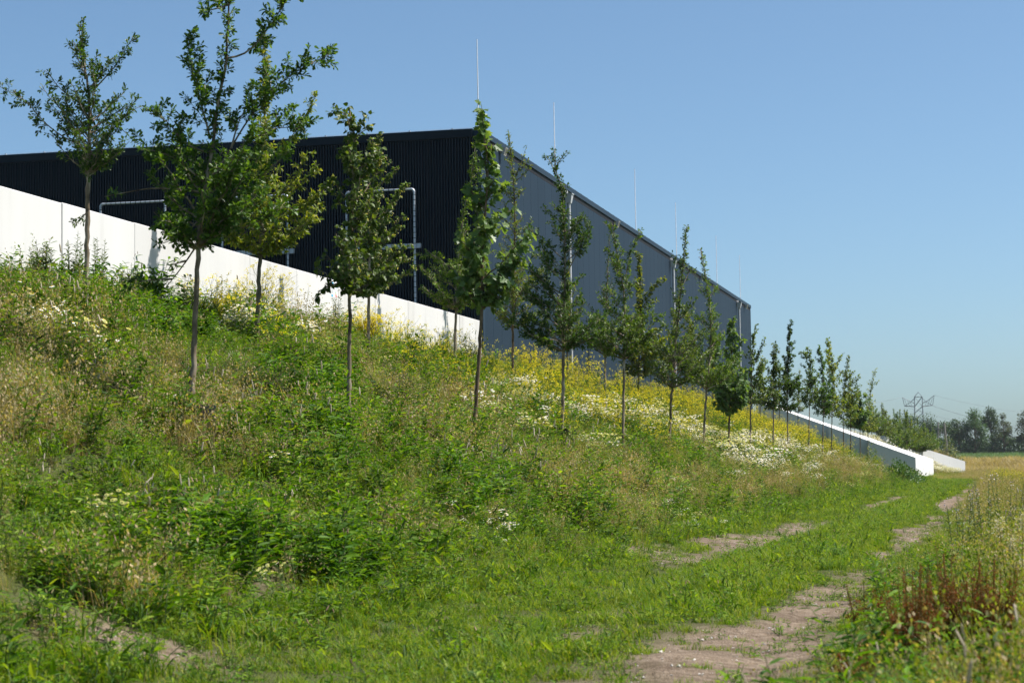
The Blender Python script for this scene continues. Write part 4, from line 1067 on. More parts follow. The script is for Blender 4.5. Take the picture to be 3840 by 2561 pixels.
def scatter(name, kind, pts, scl, label, tilt=.12, seed=1):
    gg = np.random.default_rng(seed); n_ = len(pts)
    me = bpy.data.meshes.new(name); me.vertices.add(n_); me.vertices.foreach_set('co', np.asarray(pts, np.float32).ravel())
    rot = np.stack([gg.normal(0, tilt, n_), gg.normal(0, tilt, n_), gg.uniform(0, 6.283, n_)], 1).astype(np.float32)
    a_ = me.attributes.new('rot', 'FLOAT_VECTOR', 'POINT'); a_.data.foreach_set('vector', rot.ravel())
    a_ = me.attributes.new('scl', 'FLOAT', 'POINT'); a_.data.foreach_set('value', np.asarray(scl, np.float32))
    a_ = me.attributes.new('idx', 'INT', 'POINT'); a_.data.foreach_set('value', gg.integers(0, len(PROTOS[kind]), n_).astype(np.int32))
    o = link(name, me)
    ng = bpy.data.node_groups.new(name + '_scatter', 'GeometryNodeTree')
    ng.interface.new_socket('Geometry', in_out='INPUT', socket_type='NodeSocketGeometry')
    ng.interface.new_socket('Geometry', in_out='OUTPUT', socket_type='NodeSocketGeometry')
    N = ng.nodes.new; gi = N('NodeGroupInput'); gout = N('NodeGroupOutput'); iop = N('GeometryNodeInstanceOnPoints'); jn = N('GeometryNodeJoinGeometry')
    for po in PROTOS[kind]:
        oi = N('GeometryNodeObjectInfo'); oi.inputs['Object'].default_value = po; oi.inputs['As Instance'].default_value = False
        gt = N('GeometryNodeGeometryToInstance'); ng.links.new(oi.outputs['Geometry'], gt.inputs[0]); ng.links.new(gt.outputs[0], jn.inputs[0])
    def na(nm, ty):
        x = N('GeometryNodeInputNamedAttribute'); x.data_type = ty; x.inputs['Name'].default_value = nm; return x.outputs['Attribute']
    iop.inputs['Pick Instance'].default_value = True
    ng.links.new(gi.outputs[0], iop.inputs['Points']); ng.links.new(jn.outputs[0], iop.inputs['Instance'])
    ng.links.new(na('idx', 'INT'), iop.inputs['Instance Index']); ng.links.new(na('rot', 'FLOAT_VECTOR'), iop.inputs['Rotation']); ng.links.new(na('scl', 'FLOAT'), iop.inputs['Scale'])
    ng.links.new(iop.outputs[0], gout.inputs[0])
    md = o.modifiers.new('scatter', 'NODES'); md.node_group = ng
    return tag(o, label, None, None, 'stuff')

# ------------------------------------------------------------------ where each plant grows (world metres: c = metres left of the camera line, y = metres ahead)
def cand(c0, c1, y0, y1, dens, seed):
    gg = np.random.default_rng(seed); n_ = int((c1 - c0) * (y1 - y0) * dens)
    c = gg.uniform(c0, c1, n_); y = gg.uniform(y0, y1, n_); x = -c
    f = x * CAMM[0, 2] + y * CAMM[1, 2]; r = x * CAMM[0, 0] + y * CAMM[1, 0]
    k = (np.abs(r / np.maximum(f, .1)) < .257 + 2.2 / np.maximum(f, 1)) & (f > 5)
    return c[k], y[k], gg
def patches(c, y, lst):
    m = np.zeros_like(c)
    for (pc, py, rc, ry, s) in lst: m = np.maximum(m, s * np.exp(-(((c - pc) / rc) ** 2 + ((y - py) / ry) ** 2)))
    return m
DAISY = [(11.15, 22.0, .18, .35, .55), (10.85, 22.1, .16, .3, .6), (10.5, 22.15, .16, .3, .5), (13.0, 38.6, .5, 1.0, 1), (12.4, 38.5, .5, 1.2, .9), (12.1, 51, .7, 2.0, .9), (11.1, 49.5, .7, 2.6, 1), (10.4, 50, .6, 2, .8), (9.5, 39, .5, 1.8, .6),
         (8.3, 41.7, .25, .9, .9), (10.9, 68, 1.2, 5, .9), (9.6, 68, 1.3, 5, 1), (8.3, 66, .8, 4, .9), (7.5, 67, .5, 4, .7), (6.8, 74, .4, 3, .8), (6.5, 52, .25, 2, .8), (6.8, 42.5, .35, 1.2, .6), (6.3, 41, .3, 1.2, .7),
         (5.6, 35.4, .3, 1.4, .7), (6.2, 23.5, .22, .4, .8), (5.9, 22.8, .22, .4, .8), (8.85, 20.7, .15, .2, .9), (14.1, 29.6, .3, .8, .7), (13.9, 35, .35, 1.2, .8), (9.2, 85, 1.1, 6, .55), (8.3, 100, .9, 7, .4), (7.5, 118, .7, 8, .25), (10.5, 57, .8, 3, .5)]
YELLOW = [(13.8, 44.8, .7, 1.6, 1), (14.6, 48.5, .5, 3, .6), (14.0, 38.5, .6, 1.5, .35)]
TAN = [(9.4, 17.7, 1.3, 2.2, .8), (8.5, 16, .9, 1.6, .8), (10.2, 24.4, .8, 1.6, .6), (7.7, 24, .5, 1.6, .7), (7.4, 34, .8, 3.0, 1), (7.1, 38, .8, 3, .9), (6.4, 36.5, .6, 3.5, .8), (6.6, 47, .6, 5, .7), (6.7, 95, .8, 9, .9), (8.3, 31, .6, 2, .6),
       (11, 37.5, .8, 2.5, .6), (10.3, 20.5, .9, 2, .4), (6.5, 60, .5, 6, .5)]
STRAW = [(7.35, 19.0, .35, .8, 1), (6.1, 13.2, .3, .5, .9), (7.0, 36, .5, 2.2, .7), (6.5, 37.5, .35, 1.6, .8), (6.3, 50, .3, 2, .6)]
LUSH = [(7.3, 26, .9, 2.6, 1.1), (6.6, 24, .7, 1.8, 1), (14, 33, 1.3, 3.0, 1), (11.7, 30, 1.1, 3, .9), (10.1, 28, .8, 2, .9), (6.4, 16.3, .7, 1.4, .8), (8.1, 22.7, .8, 1.5, .6), (5.8, 23.5, .4, 1.6, .8), (5.3, 24.3, .35, 1.2, .8), (4.9, 11.2, .5, 1.0, .7), (13, 29, 1.2, 2.6, .8), (5.9, 33, .4, 2, .6)]
bags = {}
def put(kind, c, y, s):
    bags.setdefault(kind, []).append(np.stack([c, y, s], 1))
def slope(y0, y1, dens, seed, sc0):
    c, y, gg = cand(4.75, 15.08, y0, y1, dens, seed); n_ = len(c)
    n1, n2, n3, n4 = fbm(c, y, 2.6, 3), fbm(c, y, 2.0, 13), fbm(c, y, 1.1, 23), fbm(c, y * .6, 2.4, 43)
    clump = np.clip((fbm(c, y, .95, 71) - .28) / .44, 0, 1)
    sig = lambda v, k: 1 / (1 + np.exp(-k * v))
    edge = sm((c - 4.9) / 1.3)                                             # toe of the bank: lower growth
    w = {}
    w['lush'] = (1.2 * sig(n1 - .60, 22) + 3.0 * patches(c, y, LUSH)) * edge * (y < 60)
    w['weed'] = (1.0 + 2.2 * sig(n3 - .5, 14)) * edge * np.where(y > 48, .4, 1)
    w['lowweed'] = .35 + 1.2 * (1 - edge)
    w['tall'] = (.26 + 1.0 * sig(n2 - .52, 16)) * edge
    w['dry'] = (.13 + 1.5 * sig(n2 - .57, 20) + 9.0 * patches(c, y, TAN)) * np.clip(edge * 1.2, 0, 1) * np.where(y > 46, np.where(c > 9, .15, .8), 1)
    w['straw'] = 9 * patches(c, y, STRAW)
    w['timothy'] = (.05 + .22 * sig(n4 - .55, 18)) * edge * (y < 62) * (c > 6.5)
    w['coarse'] = .12 + .9 * (1 - edge) * sig(n1 - .5, 10)
    w['lawn'] = 2.2 * (1 - edge)
    yl = sm((y - 38) / 14) * sm((c - 8.3) / 2.6) * sm((150 - y) / 25)
    w['mustard'] = 2.7 * yl * (.22 + 1.1 * sig(n3 - .47, 12)) + 3.0 * patches(c, y, YELLOW) + (.008 + .04 * (y > 36)) * edge * (c > 8)
    w['daisy'] = 12.0 * patches(c, y, DAISY) * (.25 + 1.2 * sig(n4 - .46, 18)) + .012 * edge + .22 * sm((y - 50) / 15) * sm((150 - y) / 30) * (c < 11) * (c > 6.5) * sig(n4 - .56, 22)
    ks = list(w); W = np.stack([w[k] for k in ks], 1); W /= W.sum(1)[:, None]
    pick = (W.cumsum(1) < gg.random(n_)[:, None]).sum(1).clip(0, len(ks) - 1)
    keep = gg.random(n_) > rut_mask(-c, y) * np.where(c < 7, 1.1, 0)
    for k, kn in enumerate(ks):
        q_ = (pick == k) & keep
        put(kn, c[q_], y[q_], sc0 * gg.uniform(.7, 1.25, q_.sum()) * (.65 + .35 * edge[q_]) * (.27 + .85 * clump[q_] ** 1.5))
c, y, gg = cand(4.9, 15.08, 8, 34, 20, 206); k = gg.random(len(c)) > rut_mask(-c, y) * np.where(c < 7, 1.2, 0); c, y = c[k], y[k]; n_ = len(c); u = gg.random(n_)
for kn, lo, hi, s_ in (('lowweed', 0, .55, .95), ('tall', .55, .70, .45), ('lawn', .70, 1.0, 1.5)):
    q_ = (u >= lo) & (u < hi); put(kn, c[q_], y[q_], gg.uniform(.7, 1.2, q_.sum()) * s_)
c, y, gg = cand(4.9, 15.08, 34, 150, 6, 207); u = gg.random(len(c))
for kn, lo, hi, s_ in (('lowweed', 0, .6, 1.3), ('lawn', .6, 1.0, 1.9)):
    q_ = (u >= lo) & (u < hi); put(kn, c[q_], y[q_], gg.uniform(.7, 1.2, q_.sum()) * s_)
slope(8, 32, 24, 201, 1.0); slope(32, 62, 17, 202, 1.08); slope(62, 150, 10, 203, 1.2)
def path(y0, y1, dens, seed, sc0):
    c, y, gg = cand(.75, 5.4, y0, y1, dens, seed)
    bare_ = rut_mask(-c, y)
    keep = gg.random(len(c)) > np.minimum(bare_ * 1.5, .95)
    c, y = c[keep], y[keep]; n_ = len(c); u = gg.random(n_)
    nn = fbm(c, y, 1.3, 61); mid = np.exp(-((c - 2.7) / .8) ** 2) + np.exp(-((c - 5.2) / .5) ** 2)
    s_ = sc0 * gg.uniform(.6, 1.2, n_) * (.7 + .7 * (nn - .4) + .3 * np.clip(mid, 0, 1)) * (1 - .55 * np.clip(bare_[keep] * 1.6, 0, 1))
    a_ = u < .80; put('lawn', c[a_], y[a_], s_[a_]); a_ = (u >= .80) & (u < .93); put('lowweed', c[a_], y[a_], s_[a_] * .8)
    a_ = (u >= .93) & (nn > .52); put('coarse', c[a_], y[a_], s_[a_] * .55)
c, y, gg = cand(.8, 6.5, 7, 60, 16, 251); k = gg.random(len(c)) < rut_mask(-c, y) * .55; put('lowweed', c[k][::2], y[k][::2], gg.uniform(.25, .6, k.sum())[::2]); put('lawn', c[k][1::2], y[k][1::2], gg.uniform(.3, .65, k.sum())[1::2])
path(7, 26, 44, 211, .95); path(26, 60, 24, 212, 1.15); path(60, 190, 9, 213, 1.5)
def verge(y0, y1, dens, seed, sc0):
    c, y, gg = cand(-3.2, 1.15, y0, y1, dens, seed); n_ = len(c); u = gg.random(n_)
    e = sm((1.15 - c) / .5)
    k = (gg.random(n_) < e); c, y, u = c[k], y[k], u[k]; j = (gg.random(len(c)) < .10) & (y < 22); put('lush', c[j], y[j], gg.uniform(.5, .8, j.sum())); c, y, u = c[~j], y[~j], u[~j]; n_ = len(c); s_ = sc0 * gg.uniform(.55, 1.0, n_)
    far_ = sm((y - 30) / 25)
    pd = .10 + .45 * far_
    for kn, lo, hi in (('dry', 0 * pd, pd), ('tall', pd, pd + .30), ('weed', pd + .30, pd + .34), ('lawn', pd + .34, pd + .48), ('coarse', pd + .48, pd + .78), ('timothy', pd + .78, pd + .80), ('lowweed', pd + .8, 1 + 0 * pd)):
        a_ = (u >= lo) & (u < hi); put(kn, c[a_], y[a_], s_[a_] * (np.where(c[a_] < .25, 1.05, .62) if kn in ('dry', 'tall', 'timothy') else .62 if kn == 'weed' else .8))
verge(6, 30, 34, 221, 1.0); verge(30, 70, 14, 222, .95); verge(70, 200, 7, 223, 1.3)
# yellow patch on the verge far ahead, grasses beyond the ramps
c, y, gg = cand(-2.2, .3, 90, 130, 2.2, 231); k = fbm(c, y, 2.5, 77) > .46; put('mustard', c[k], y[k], gg.uniform(.8, 1.25, k.sum()))
c, y, gg = cand(4.4, 15, 188, 262, 2.2, 232); put('dry', c, y, gg.uniform(.7, 1.2, len(c)))
c, y, gg = cand(4.4, 15, 188, 262, .8, 233); put('daisy', c, y, gg.uniform(1.2, 1.8, len(c)))
c, y, gg = cand(-9, 5, 150, 262, 2.4, 234); put('dry', c, y, gg.uniform(.6, 1.2, len(c)) * np.where(c > 3, .6, 1))
c, y, gg = cand(-9, 5, 150, 240, 1.5, 235); put('tall', c, y, gg.uniform(.5, 1.0, len(c)))
c, y, gg = cand(1.0, 5, 150, 262, 2, 237); put('lawn', c, y, gg.uniform(1.5, 2.2, len(c)))
c, y, gg = cand(-16, 9, 262, 300, 1.6, 236); put('dike', c, y, gg.uniform(.8, 1.5, len(c)))
c, y, gg = cand(-26, 16, 312, 420, 1.0, 238); put('crop', c, y, gg.uniform(.7, 1.0, len(c)))
# stones on the bare soil
c, y, gg = cand(.8, 6.8, 7, 60, 60, 241); k = gg.random(len(c)) < rut_mask(-c, y); put('pebble', c[k], y[k], .14 + .75 * gg.random(k.sum()) ** 3)
NAMES = dict(lawn=('short_grass', 'short green grass on the farm track and its edges'), lowweed=('low_weeds', 'low leafy weeds in the track grass'), coarse=('coarse_grass', 'coarse blue-green grass tufts'),
             weed=('meadow_weeds', 'leafy weeds with pinkish seed spikes on the bank'), lush=('lush_weeds', 'dense dark lush weeds in clumps on the bank'), tall=('tall_grass', 'tall green seeding grass'),
             dry=('dry_grass', 'tall beige dry grass'), straw=('straw_grass', 'flattened straw-coloured grass'), timothy=('timothy_grass', 'grass stalks with pale upright spikes'),
             mustard=('yellow_wildflowers', 'yellow mustard flowers covering the upper bank'), daisy=('white_daisies', 'white daisies in drifts across the bank'), pebble=('pebbles', 'small stones on the bare track soil'),
             crop=('field_crop', 'green crop strip before the far trees'), dike=('bank_grass', 'tan grass on the low far embankment'))
for kn, lst in bags.items():
    A_ = np.concatenate(lst); z_ = ground_z(-A_[:, 0], A_[:, 1])
    nm, lab = NAMES[kn]
    scatter(nm, kn, np.stack([-A_[:, 0], A_[:, 1], z_ - .01], 1), A_[:, 2], lab, seed=300 + len(kn))
print('instances', {k: sum(len(a) for a in v) for k, v in bags.items()})

# ------------------------------------------------------------------ plants one can tell apart
def gz1(x, y): return float(ground_z(x, y))
def mustard_bush(x, y, h, w, n, label, dense=1.0, seed=0):
    g = np.random.default_rng(seed); root = thing('mustard_bush', label, 'flowering plant', (x, y, gz1(x, y)), 'mustard bushes along the white wall')
    s = MB(); f = MB(); lf = MB()
    for _ in range(n):
        a_ = g.uniform(0, 6.283); rr_ = w * g.uniform(.15, 1.0); hh = h * g.uniform(.45, 1.0) * (1 - .25 * rr_ / w)
        tip = np.array([math.cos(a_) * rr_ * 1.0, math.sin(a_) * rr_ * .35, hh]); t_ = np.linspace(0, 1, 8)
        P = np.stack([tip[0] * t_ ** 1.3, tip[1] * t_ ** 1.3, tip[2] * (1.15 * t_ - .15 * t_ ** 2)], 1); P[1:] += g.normal(0, .01, (7, 3))
        s.tube(P, np.linspace(.005, .0016, 8), 3, cap=False)
        for q_ in range(int(g.integers(3, 7))):
            u = g.uniform(.4, 1); b0 = P[int(u * 7)]; e = b0 + np.array([math.cos(a_) * .12 + g.normal(0, .09), g.normal(0, .07), g.uniform(.05, .22)]) * g.uniform(.6, 1.3)
            s.tube([b0, (b0 + e) / 2 + np.array([math.cos(a_) * .02, 0, -.02]), e], [.0022, .0018, .0012], 3, cap=False)
            k_ = int(12 * dense); leaf_batch(f, DIAM, e + g.normal(0, .02, (k_, 3)), np.c_[g.normal(0, 1, (k_, 2)), g.normal(0, .4, k_)], g.normal(0, .5, (k_, 3)) + UP + np.array([.4, -.6, 0]), g.uniform(.024, .04, k_))
        k_ = 6; leaf_batch(lf, LANCE, P[g.integers(0, 5, k_)], g.normal(0, 1, (k_, 3)), UP + g.normal(0, .4, (k_, 3)), g.uniform(.05, .12, k_))
    s.build('stem', M['stem'], root); tag(f.build('flowers', M['yellow'], root), kind='stuff'); lf.build('leaves', M['weed'], root)
mustard_bush(-14.6, 35.6, 1.15, .75, 34, 'wispy yellow-flowered bush against the wall, left of the cherry trunk', seed=1)
mustard_bush(-14.65, 38.6, 1.35, .95, 52, 'widest yellow-flowered bush against the wall, right of the cherry trunk', seed=2)
mustard_bush(-14.3, 44.3, .95, .7, 80, 'dense bright yellow bush at the wall beside the front lime trunk', 1.6, seed=3)
mustard_bush(-14.7, 47.8, 1.2, .8, 20, 'thin yellow-flowered bush at the wall behind the two lime trunks', seed=4)
mustard_bush(-14.3, 61.5, 1.25, .8, 40, 'yellow-flowered bush just past the warehouse corner', 1.3, seed=5)
mustard_bush(-14.5, 70.5, 1.6, 1.3, 20, 'tall arching yellow-flowered bush at the first downpipe', seed=6)
def stalk_plant(name, label, cat, x, y, h, w, n, mat, ls, group, head=None, seed=0, headsize=.03, headn=14, headstart=.85):
    g = np.random.default_rng(seed); root = thing(name, label, cat, (x, y, gz1(x, y)), group)
    s = MB(); lf = MB(); hd = MB()
    for _ in range(n):
        a_ = g.uniform(0, 6.283); r = w * math.sqrt(g.random()); hh = h * g.uniform(.7, 1.0)
        p0 = np.array([r * .4 * math.cos(a_), r * .4 * math.sin(a_), -.03]); p2 = np.array([r * math.cos(a_), r * math.sin(a_), hh])
        s.tube([p0, (p0 + p2) / 2, p2], [.006, .005, .003], 4, cap=False)
        k_ = int(hh / .022); t_ = np.linspace(.1, .95, k_); P = p0 + (p2 - p0) * t_[:, None]; az = np.arange(k_) * 2.4
        leaf_batch(lf, LANCE, P, np.stack([np.cos(az), np.sin(az), g.uniform(.1, .9, k_)], 1), UP[None] + g.normal(0, .4, (k_, 3)), ls * g.uniform(.6, 1.2, k_) * (1.1 - .75 * t_))
        if head:
            k_ = headn; t_ = g.uniform(headstart, 1.02, k_); P = p0 + (p2 - p0) * t_[:, None] + g.normal(0, 1, (k_, 3)) * (.05 * (1.05 - t_)[:, None] / (1.05 - headstart) + .008)
            leaf_batch(hd, DIAM, P, g.normal(0, 1, (k_, 3)) + UP * .5, g.normal(0, 1, (k_, 3)), headsize * g.uniform(.6, 1.2, k_))
    s.build('stem', M['stem'], root); lf.build('leaves', M[mat], root)
    if head: hd.build('flower_heads', M[head], root)
    return root
mg_ = 'tall weeds standing against the white wall'
for k, (x, y, h, w, n, lab) in enumerate((
        (-14.5, 28.6, .85, .25, 6, 'tall grey-green weed at the left picture edge before the wall'), (-14.5, 29.6, 1.15, .2, 4, 'tall feathery weed against the wall, left of the pale oak trunk'),
        (-14.6, 30.8, 1.2, .16, 3, 'spire-shaped weed against the wall beside a panel joint'), (-14.5, 31.7, .9, .25, 5, 'bushy weed against the wall touching the pale oak trunk'),
        (-14.4, 34.3, .9, .15, 3, 'single leafy weed before the wall near the large oak trunk'), (-14.5, 43.0, 1.0, .14, 3, 'dark narrow weed before the wall left of the dense yellow bush'),
        (-14.5, 52.0, .95, .35, 6, 'dark weeds before the last stretch of the white wall'), (-14.3, 65.8, 1.2, .2, 4, 'leafy green weed spire against the blue-grey facade'))):
    stalk_plant('tall_weed', lab, 'weed', x, y, h, w, n * 2, 'mugwort' if k != 7 else 'weed_dark', .17, mg_, 'g_tall' if False else None, seed=40 + k)
def dock(x, y, h, n, label, seed):
    g = np.random.default_rng(seed); root = thing('dock_plant', label, 'dock plant', (x, y, gz1(x, y)), 'rust-red dock plants at the track edge')
    s = MB(); hd = MB(); lf = MB()
    for _ in range(n * 2):
        a_ = g.uniform(0, 6.283); r = .22 * math.sqrt(g.random()); hh = h * g.uniform(.65, 1.0)
        p0 = np.array([r * .4 * math.cos(a_), r * .4 * math.sin(a_), -.02]); p2 = np.array([r * math.cos(a_), r * math.sin(a_), hh])
        s.tube([p0, (p0 + p2) / 2, p2], [.005, .004, .002], 4, cap=False)
        for q_ in range(6):
            t0 = g.uniform(.3, .6); b0 = p0 + (p2 - p0) * t0; e = b0 + np.array([g.normal(0, .05), g.normal(0, .05), g.uniform(.15, .3) * h])
            if q_ == 0: b0, e = p0 + (p2 - p0) * .4, p2
            k_ = 60; P = b0 + (e - b0) * g.random((k_, 1)) + g.normal(0, .008, (k_, 3))
            leaf_batch(hd, DIAM, P, g.normal(0, 1, (k_, 3)) - UP * .3, g.normal(0, 1, (k_, 3)), g.uniform(.009, .017, k_))
    k_ = 9; az = g.uniform(0, 6.283, k_)
    leaf_batch(lf, LANCE, np.c_[g.normal(0, .06, (k_, 2)), g.uniform(.02, .18, k_)], np.stack([np.cos(az), np.sin(az), g.uniform(.1, .9, k_)], 1), UP[None] + g.normal(0, .3, (k_, 3)), g.uniform(.10, .17, k_))
    s.build('stem', M['dock'], root); hd.build('seed_heads', M['dock'], root); lf.build('leaves', M['weed_dark'], root)
DOCKS = [(-.50, 11.6, .66, 10, 'left clump of rust-red dock at the edge of the bare track'), (-.28, 12.1, .74, 11, 'tallest rust-red dock clump behind the left one'), (-.08, 11.9, .72, 11, 'rust-red dock clump in the middle of the group'),
         (.10, 13.2, .55, 3, 'thinner rust-red dock toward the right picture edge'), (-.1, 9.2, .42, 5, 'low brown dock near the bottom right corner'), (-.75, 10.6, .34, 3, 'small greenish dock beside the bare soil'), (-.95, 14.6, .40, 3, 'lone greenish dock on the bare track')]
for k, d_ in enumerate(DOCKS): dock(*d_, 70 + k)
th_ = 'thistles on the right verge'
for k, (x, y, h, w, n, lab) in enumerate(((-.45, 24.0, .95, .3, 6, 'thistle with pinkish heads in the middle of the right verge'), (-.15, 25.5, 1.05, .3, 6, 'taller thistle with pale heads at the right verge'), (.1, 31, 1.1, .35, 6, 'thistle farther along the verge by the picture edge'),
                                          (-.62, 44.5, .7, .3, 5, 'dark bushy weed alone at the verge far along the track'))):
    stalk_plant('thistle', lab, 'thistle', x, y, h, w, n, 'thistle', .12, th_, 'thistle_head' if k < 3 else None, 80 + k, .024, 16, .93)
g = np.random.default_rng(95); x, y = .12, 15.2; root = thing('plume_grass', 'grass with fluffy cream plumes at the right picture edge', 'grass plant', (x, y, gz1(x, y)))
s = MB(); hd = MB()
for px_, h in ((-.12, .78), (-.03, .66), (.05, .82), (.12, .8), (.02, .5)):
    e = np.array([px_, g.normal(0, .05), h]); s.tube([(px_ * .3, 0, -.02), (px_ * .7, 0, h * .5), e], [.004, .003, .002], 4, cap=False)
    k_ = 170; P = e + g.normal(0, 1, (k_, 3)) * np.array([.028, .028, .035]); leaf_batch(hd, DIAM, P, g.normal(0, 1, (k_, 3)), g.normal(0, 1, (k_, 3)), g.uniform(.01, .02, k_))
s.build('stem', M['g_tall'], root); hd.build('plume', M['plume'], root)

# ------------------------------------------------------------------ far background
b = MB(); b.box((-40, 299.6, 1.2), (30, 300.4, 1.93))
tag(b.build('low_wall', M['concrete2']), 'low pale kerb wall along the top of the far embankment', 'wall')
def far_tree(x, y, h, w, zb, n, mat, label, seed, gap=.0):
    g = np.random.default_rng(seed); root = thing('poplar_tree', label, 'tree', (x, y, float(ground_z(x, y))), 'tall trees along the far field')
    tb = MB(); tb.tube([(0, 0, -.3), (g.normal(0, .15), 0, h * .4), (g.normal(0, .3), 0, h * .93)], [.32, .22, .05], 6)
    b = MB(); nc = int(15 + h * 1.2)
    C_ = []
    for _ in range(nc):
        z = zb + (h - zb) * g.random() ** .85; f = (z - zb) / (h - zb); rr_ = w * (math.sin(math.pi * min(1, .18 + .80 * f)) ** .65) * g.uniform(.25, 1.0)
        a_ = g.uniform(0, 6.283); C_.append((math.cos(a_) * rr_, math.sin(a_) * rr_, z, g.uniform(.45, 1.0) * w * .5))
        tb.tube([(0, 0, max(z - rr_ * .9 - .4, .8)), (C_[-1][0] * .6, C_[-1][1] * .6, z - .3), C_[-1][:3]], [.09, .06, .03], 4, cap=False)
    C_ = np.array(C_); k_ = g.integers(0, nc, n); u = g.normal(0, 1, (n, 3)); u /= np.linalg.norm(u, axis=1)[:, None]
    P = C_[k_, :3] + u * (C_[k_, 3] * g.random(n) ** .45)[:, None] * np.array([1, 1, .9])
    leaf_batch(b, LEAF['simple'], P, u + g.normal(0, .8, (n, 3)), UP[None] + u * .5 + g.normal(0, .5, (n, 3)), g.uniform(.30, .62, n))
    tb.build('trunk', M['bark_brown'], root); b.build('crown', M[mat], root)
FT = [  # x, y, height, half-width, crown base, leaves
    (-24.5, 590, 13.2, 3.6, 1.0, 1700, 'poplar', 'dark far tree just left of the pylon foot'), (-19.0, 580, 12.2, 3.4, 1.0, 1700, 'poplar', 'far tree in front of the pylon foot'),
    (-14.0, 585, 11.0, 3.0, .8, 1500, 'poplar', 'low far tree right of the pylon'), (-9.8, 560, 11.2, 3.0, .8, 1500, 'poplar', 'far tree behind the leaning pole'),
    (-5.6, 560, 12.8, 3.0, .8, 2000, 'poplar', 'broad far tree at the right of the leaning pole'), (-1.4, 565, 13.4, 2.6, .8, 1800, 'poplar', 'rounded far tree left of the gap in the tree line'),
    (2.0, 560, 12.0, 1.9, .6, 900, 'poplar_pale', 'far tree with thin grey-green foliage bordering the gap'), (7.4, 560, 12.9, 2.2, 4.5, 900, 'poplar_pale', 'airy far tree on the right side of the gap, sky showing through'),
    (10.6, 565, 13.5, 2.0, 3.5, 1000, 'poplar_pale', 'second airy far tree right of the gap'), (13.6, 560, 13.0, 2.2, 2.0, 1500, 'poplar', 'dense far tree near the right picture edge'),
    (17.2, 556, 15.2, 2.6, 1.0, 2000, 'poplar', 'tallest far tree at the right picture edge'), (21.5, 556, 15.0, 2.8, 1.0, 1800, 'poplar', 'far tree cut by the right picture edge')]
for k, f in enumerate(FT): far_tree(f[0], f[1], f[2] * 1.04, f[3] * 1.3, f[4], int(f[5] * 2.2), *f[6:], seed=500 + k)
g = np.random.default_rng(601); n = 30000; x = g.uniform(-48, 34, n); y = 566 + g.uniform(-8, 14, n); z = ground_z(x, y) + g.random(n) ** 1.0 * (6.4 + 1.8 * np.sin(x * .7) * np.cos(x * .31) + 1.3 * (x > 12))
b = MB(); leaf_batch(b, LEAF['simple'], np.stack([x, y, z], 1), g.normal(0, 1, (n, 3)), UP[None] + g.normal(0, .6, (n, 3)), g.uniform(.45, .85, n))
tag(b.build('undergrowth', M['poplar']), 'dark undergrowth filling the foot of the far tree line', kind='stuff')
# two leaning wooden line poles
def pole(x0, y, ztop, lean, label, seed):
    zb = float(ground_z(x0, y)); root = thing('utility_pole', label, 'utility pole', (x0, y, zb), 'wooden line poles beyond the ramps'); h = ztop - zb
    b = MB(); b.tube([(0, 0, -.3), (lean * .5, 0, h * .5), (lean, 0, h)], [.17, .15, .12], 8); b.build('post', M['wood'], root)
    for f, L_ in ((.84, .95), (.72, .95)):
        b = MB(); b.box((lean * f - L_, -.06, h * f - .05), (lean * f - .10, .06, h * f + .05)); b.build('cross_arm', M['wood'], root)
    b = MB(); b.tube([(lean * .84 - .85, 0, h * .84), (lean * .72 - .92, 0, h * .72)], .035, 4); b.tube([(lean * .84 - .45, 0, h * .84), (lean * .72 - .6, 0, h * .72)], .03, 4); b.build('brace', M['wood'], root)
pole(-6.75, 290, 7.6, -.42, 'leaning wooden pole with short cross arms, in front of the far trees', 1)
pole(-8.9, 318, 8.4, .12, 'upright wooden pole partly hidden by young trees, left of the leaning one', 2)
# lattice pylon with its wires
px, py = -33.1, 900.0; zb = 2.5
pt = thing('power_pylon', 'steel lattice power pylon rising behind the far trees', 'pylon', (px, py, zb))
b = MB(); top = 34.9 - zb
def leg_w(z): return 2.6 - .9 * min(z, 26) / 26
for sx in (-1, 1):
    for sy in (-1, 1):
        b.tube([(sx * leg_w(0), sy * leg_w(0), 0), (sx * leg_w(26), sy * leg_w(26), 26)], .16, 4)
for k in range(9):
    z0, z1 = k * 26 / 9, (k + 1) * 26 / 9
    for sy in (-1, 1):
        b.tube([(-leg_w(z0), sy * leg_w(z0), z0), (leg_w(z1), sy * leg_w(z1), z1)], .09, 4); b.tube([(leg_w(z0), sy * leg_w(z0), z0), (-leg_w(z1), sy * leg_w(z1), z1)], .09, 4)
        b.tube([(sy * leg_w(z0), -leg_w(z0), z0), (sy * leg_w(z1), leg_w(z1), z1)], .09, 4)
b.build('tower', M['steel'], pt)
b = MB(); wv = 1.7
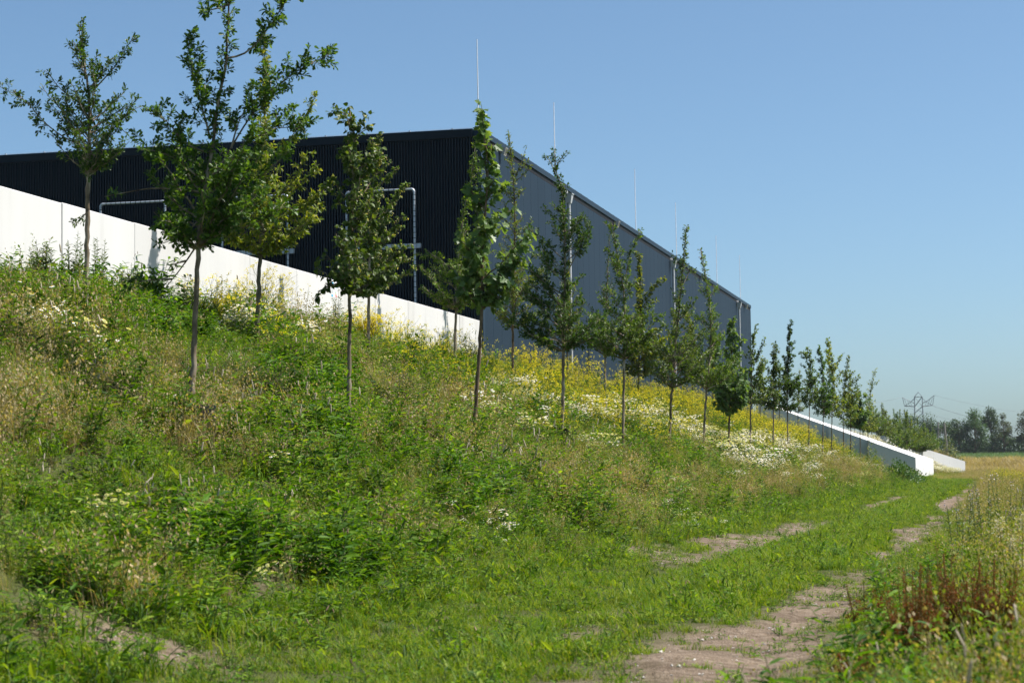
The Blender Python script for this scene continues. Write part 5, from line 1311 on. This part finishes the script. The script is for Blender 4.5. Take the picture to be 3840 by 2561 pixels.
for sy in (-1, 1):
    for sx in (-1, 1):
        b.tube([(sx * wv, sy * wv, 26), (sx * wv, sy * wv, 30.3)], .13, 4); b.tube([(sx * wv, sy * wv, 30.3), (0, 0, top)], .12, 4)
    b.tube([(-wv, sy * wv, 30.3), (wv, sy * wv, 30.3)], .11, 4); b.tube([(-wv, sy * wv, 26), (wv, sy * wv, 30.3)], .09, 4); b.tube([(wv, sy * wv, 26), (-wv, sy * wv, 30.3)], .09, 4)
b.build('head', M['steel'], pt)
for s in (-1, 1):
    b = MB(); tip = (s * 6.9, 0, 30.2 + .6 * (s > 0)); low = (s * 6.1, 0, 26.4)
    for sy in (-1, 1):
        b.tube([(s * wv, sy * wv, 26.0), (s * 4.4, sy * .8, 26.3), low], .17, 4); b.tube([(s * wv, sy * wv, 27.5), (s * 4.2, sy * .7, 28.6), tip], .12, 4)
        b.tube([(s * wv, sy * wv, 29.5), (s * 4.0, sy * .5, 27.6), low], .09, 4)
    b.tube([low, tip], .11, 4)
    for f in (.25, .5, .75): b.tube([(s * (wv + (6.1 - wv) * f), 0, 26.2), (s * (wv + (6.9 - wv) * (f + .1)), 0, 27.3 + 3.2 * f)], .08, 4)
    b.build('cross_arm', M['steel'], pt)
for k, (s0, z0, dx, dy, sag, lab) in enumerate(((6.1, 26.2, 120, 160, 10, 'lowest right power line sagging from the pylon'), (6.9, 30.8, 150, 160, 9, 'upper right power line from the pylon tip'), (-6.1, 26.2, 120, 160, 10, 'power line crossing behind the pylon to the right'),
                                               (-6.9, 30.2, -150, -100, 8, 'power line leading left from the pylon'))):
    t_ = np.linspace(0, 1, 24); b = MB(); b.tube(np.stack([px + s0 + dx * t_, py + dy * t_, zb + z0 - 4 * sag * t_ * (1 - t_) - 2.0 * t_], 1), .05 if k else .075, 4)
    tag(b.build('power_line', M['steel']), lab, 'power line', 'wires from the pylon')
# summer haze: thin even air round everything, the sky lies outside it
hm, nt, out = newmat('haze_air')
pv = nt.nodes.new('ShaderNodeVolumePrincipled'); pv.inputs['Color'].default_value = (.86, .93, 1.0, 1); pv.inputs['Density'].default_value = .00007
nt.links.new(pv.outputs[0], out.inputs['Volume'])
hb = MB(); hb.box((-260, -90, -3), (260, 1100, 60)); tag(hb.build('haze', hm), 'thin summer haze', kind='stuff')
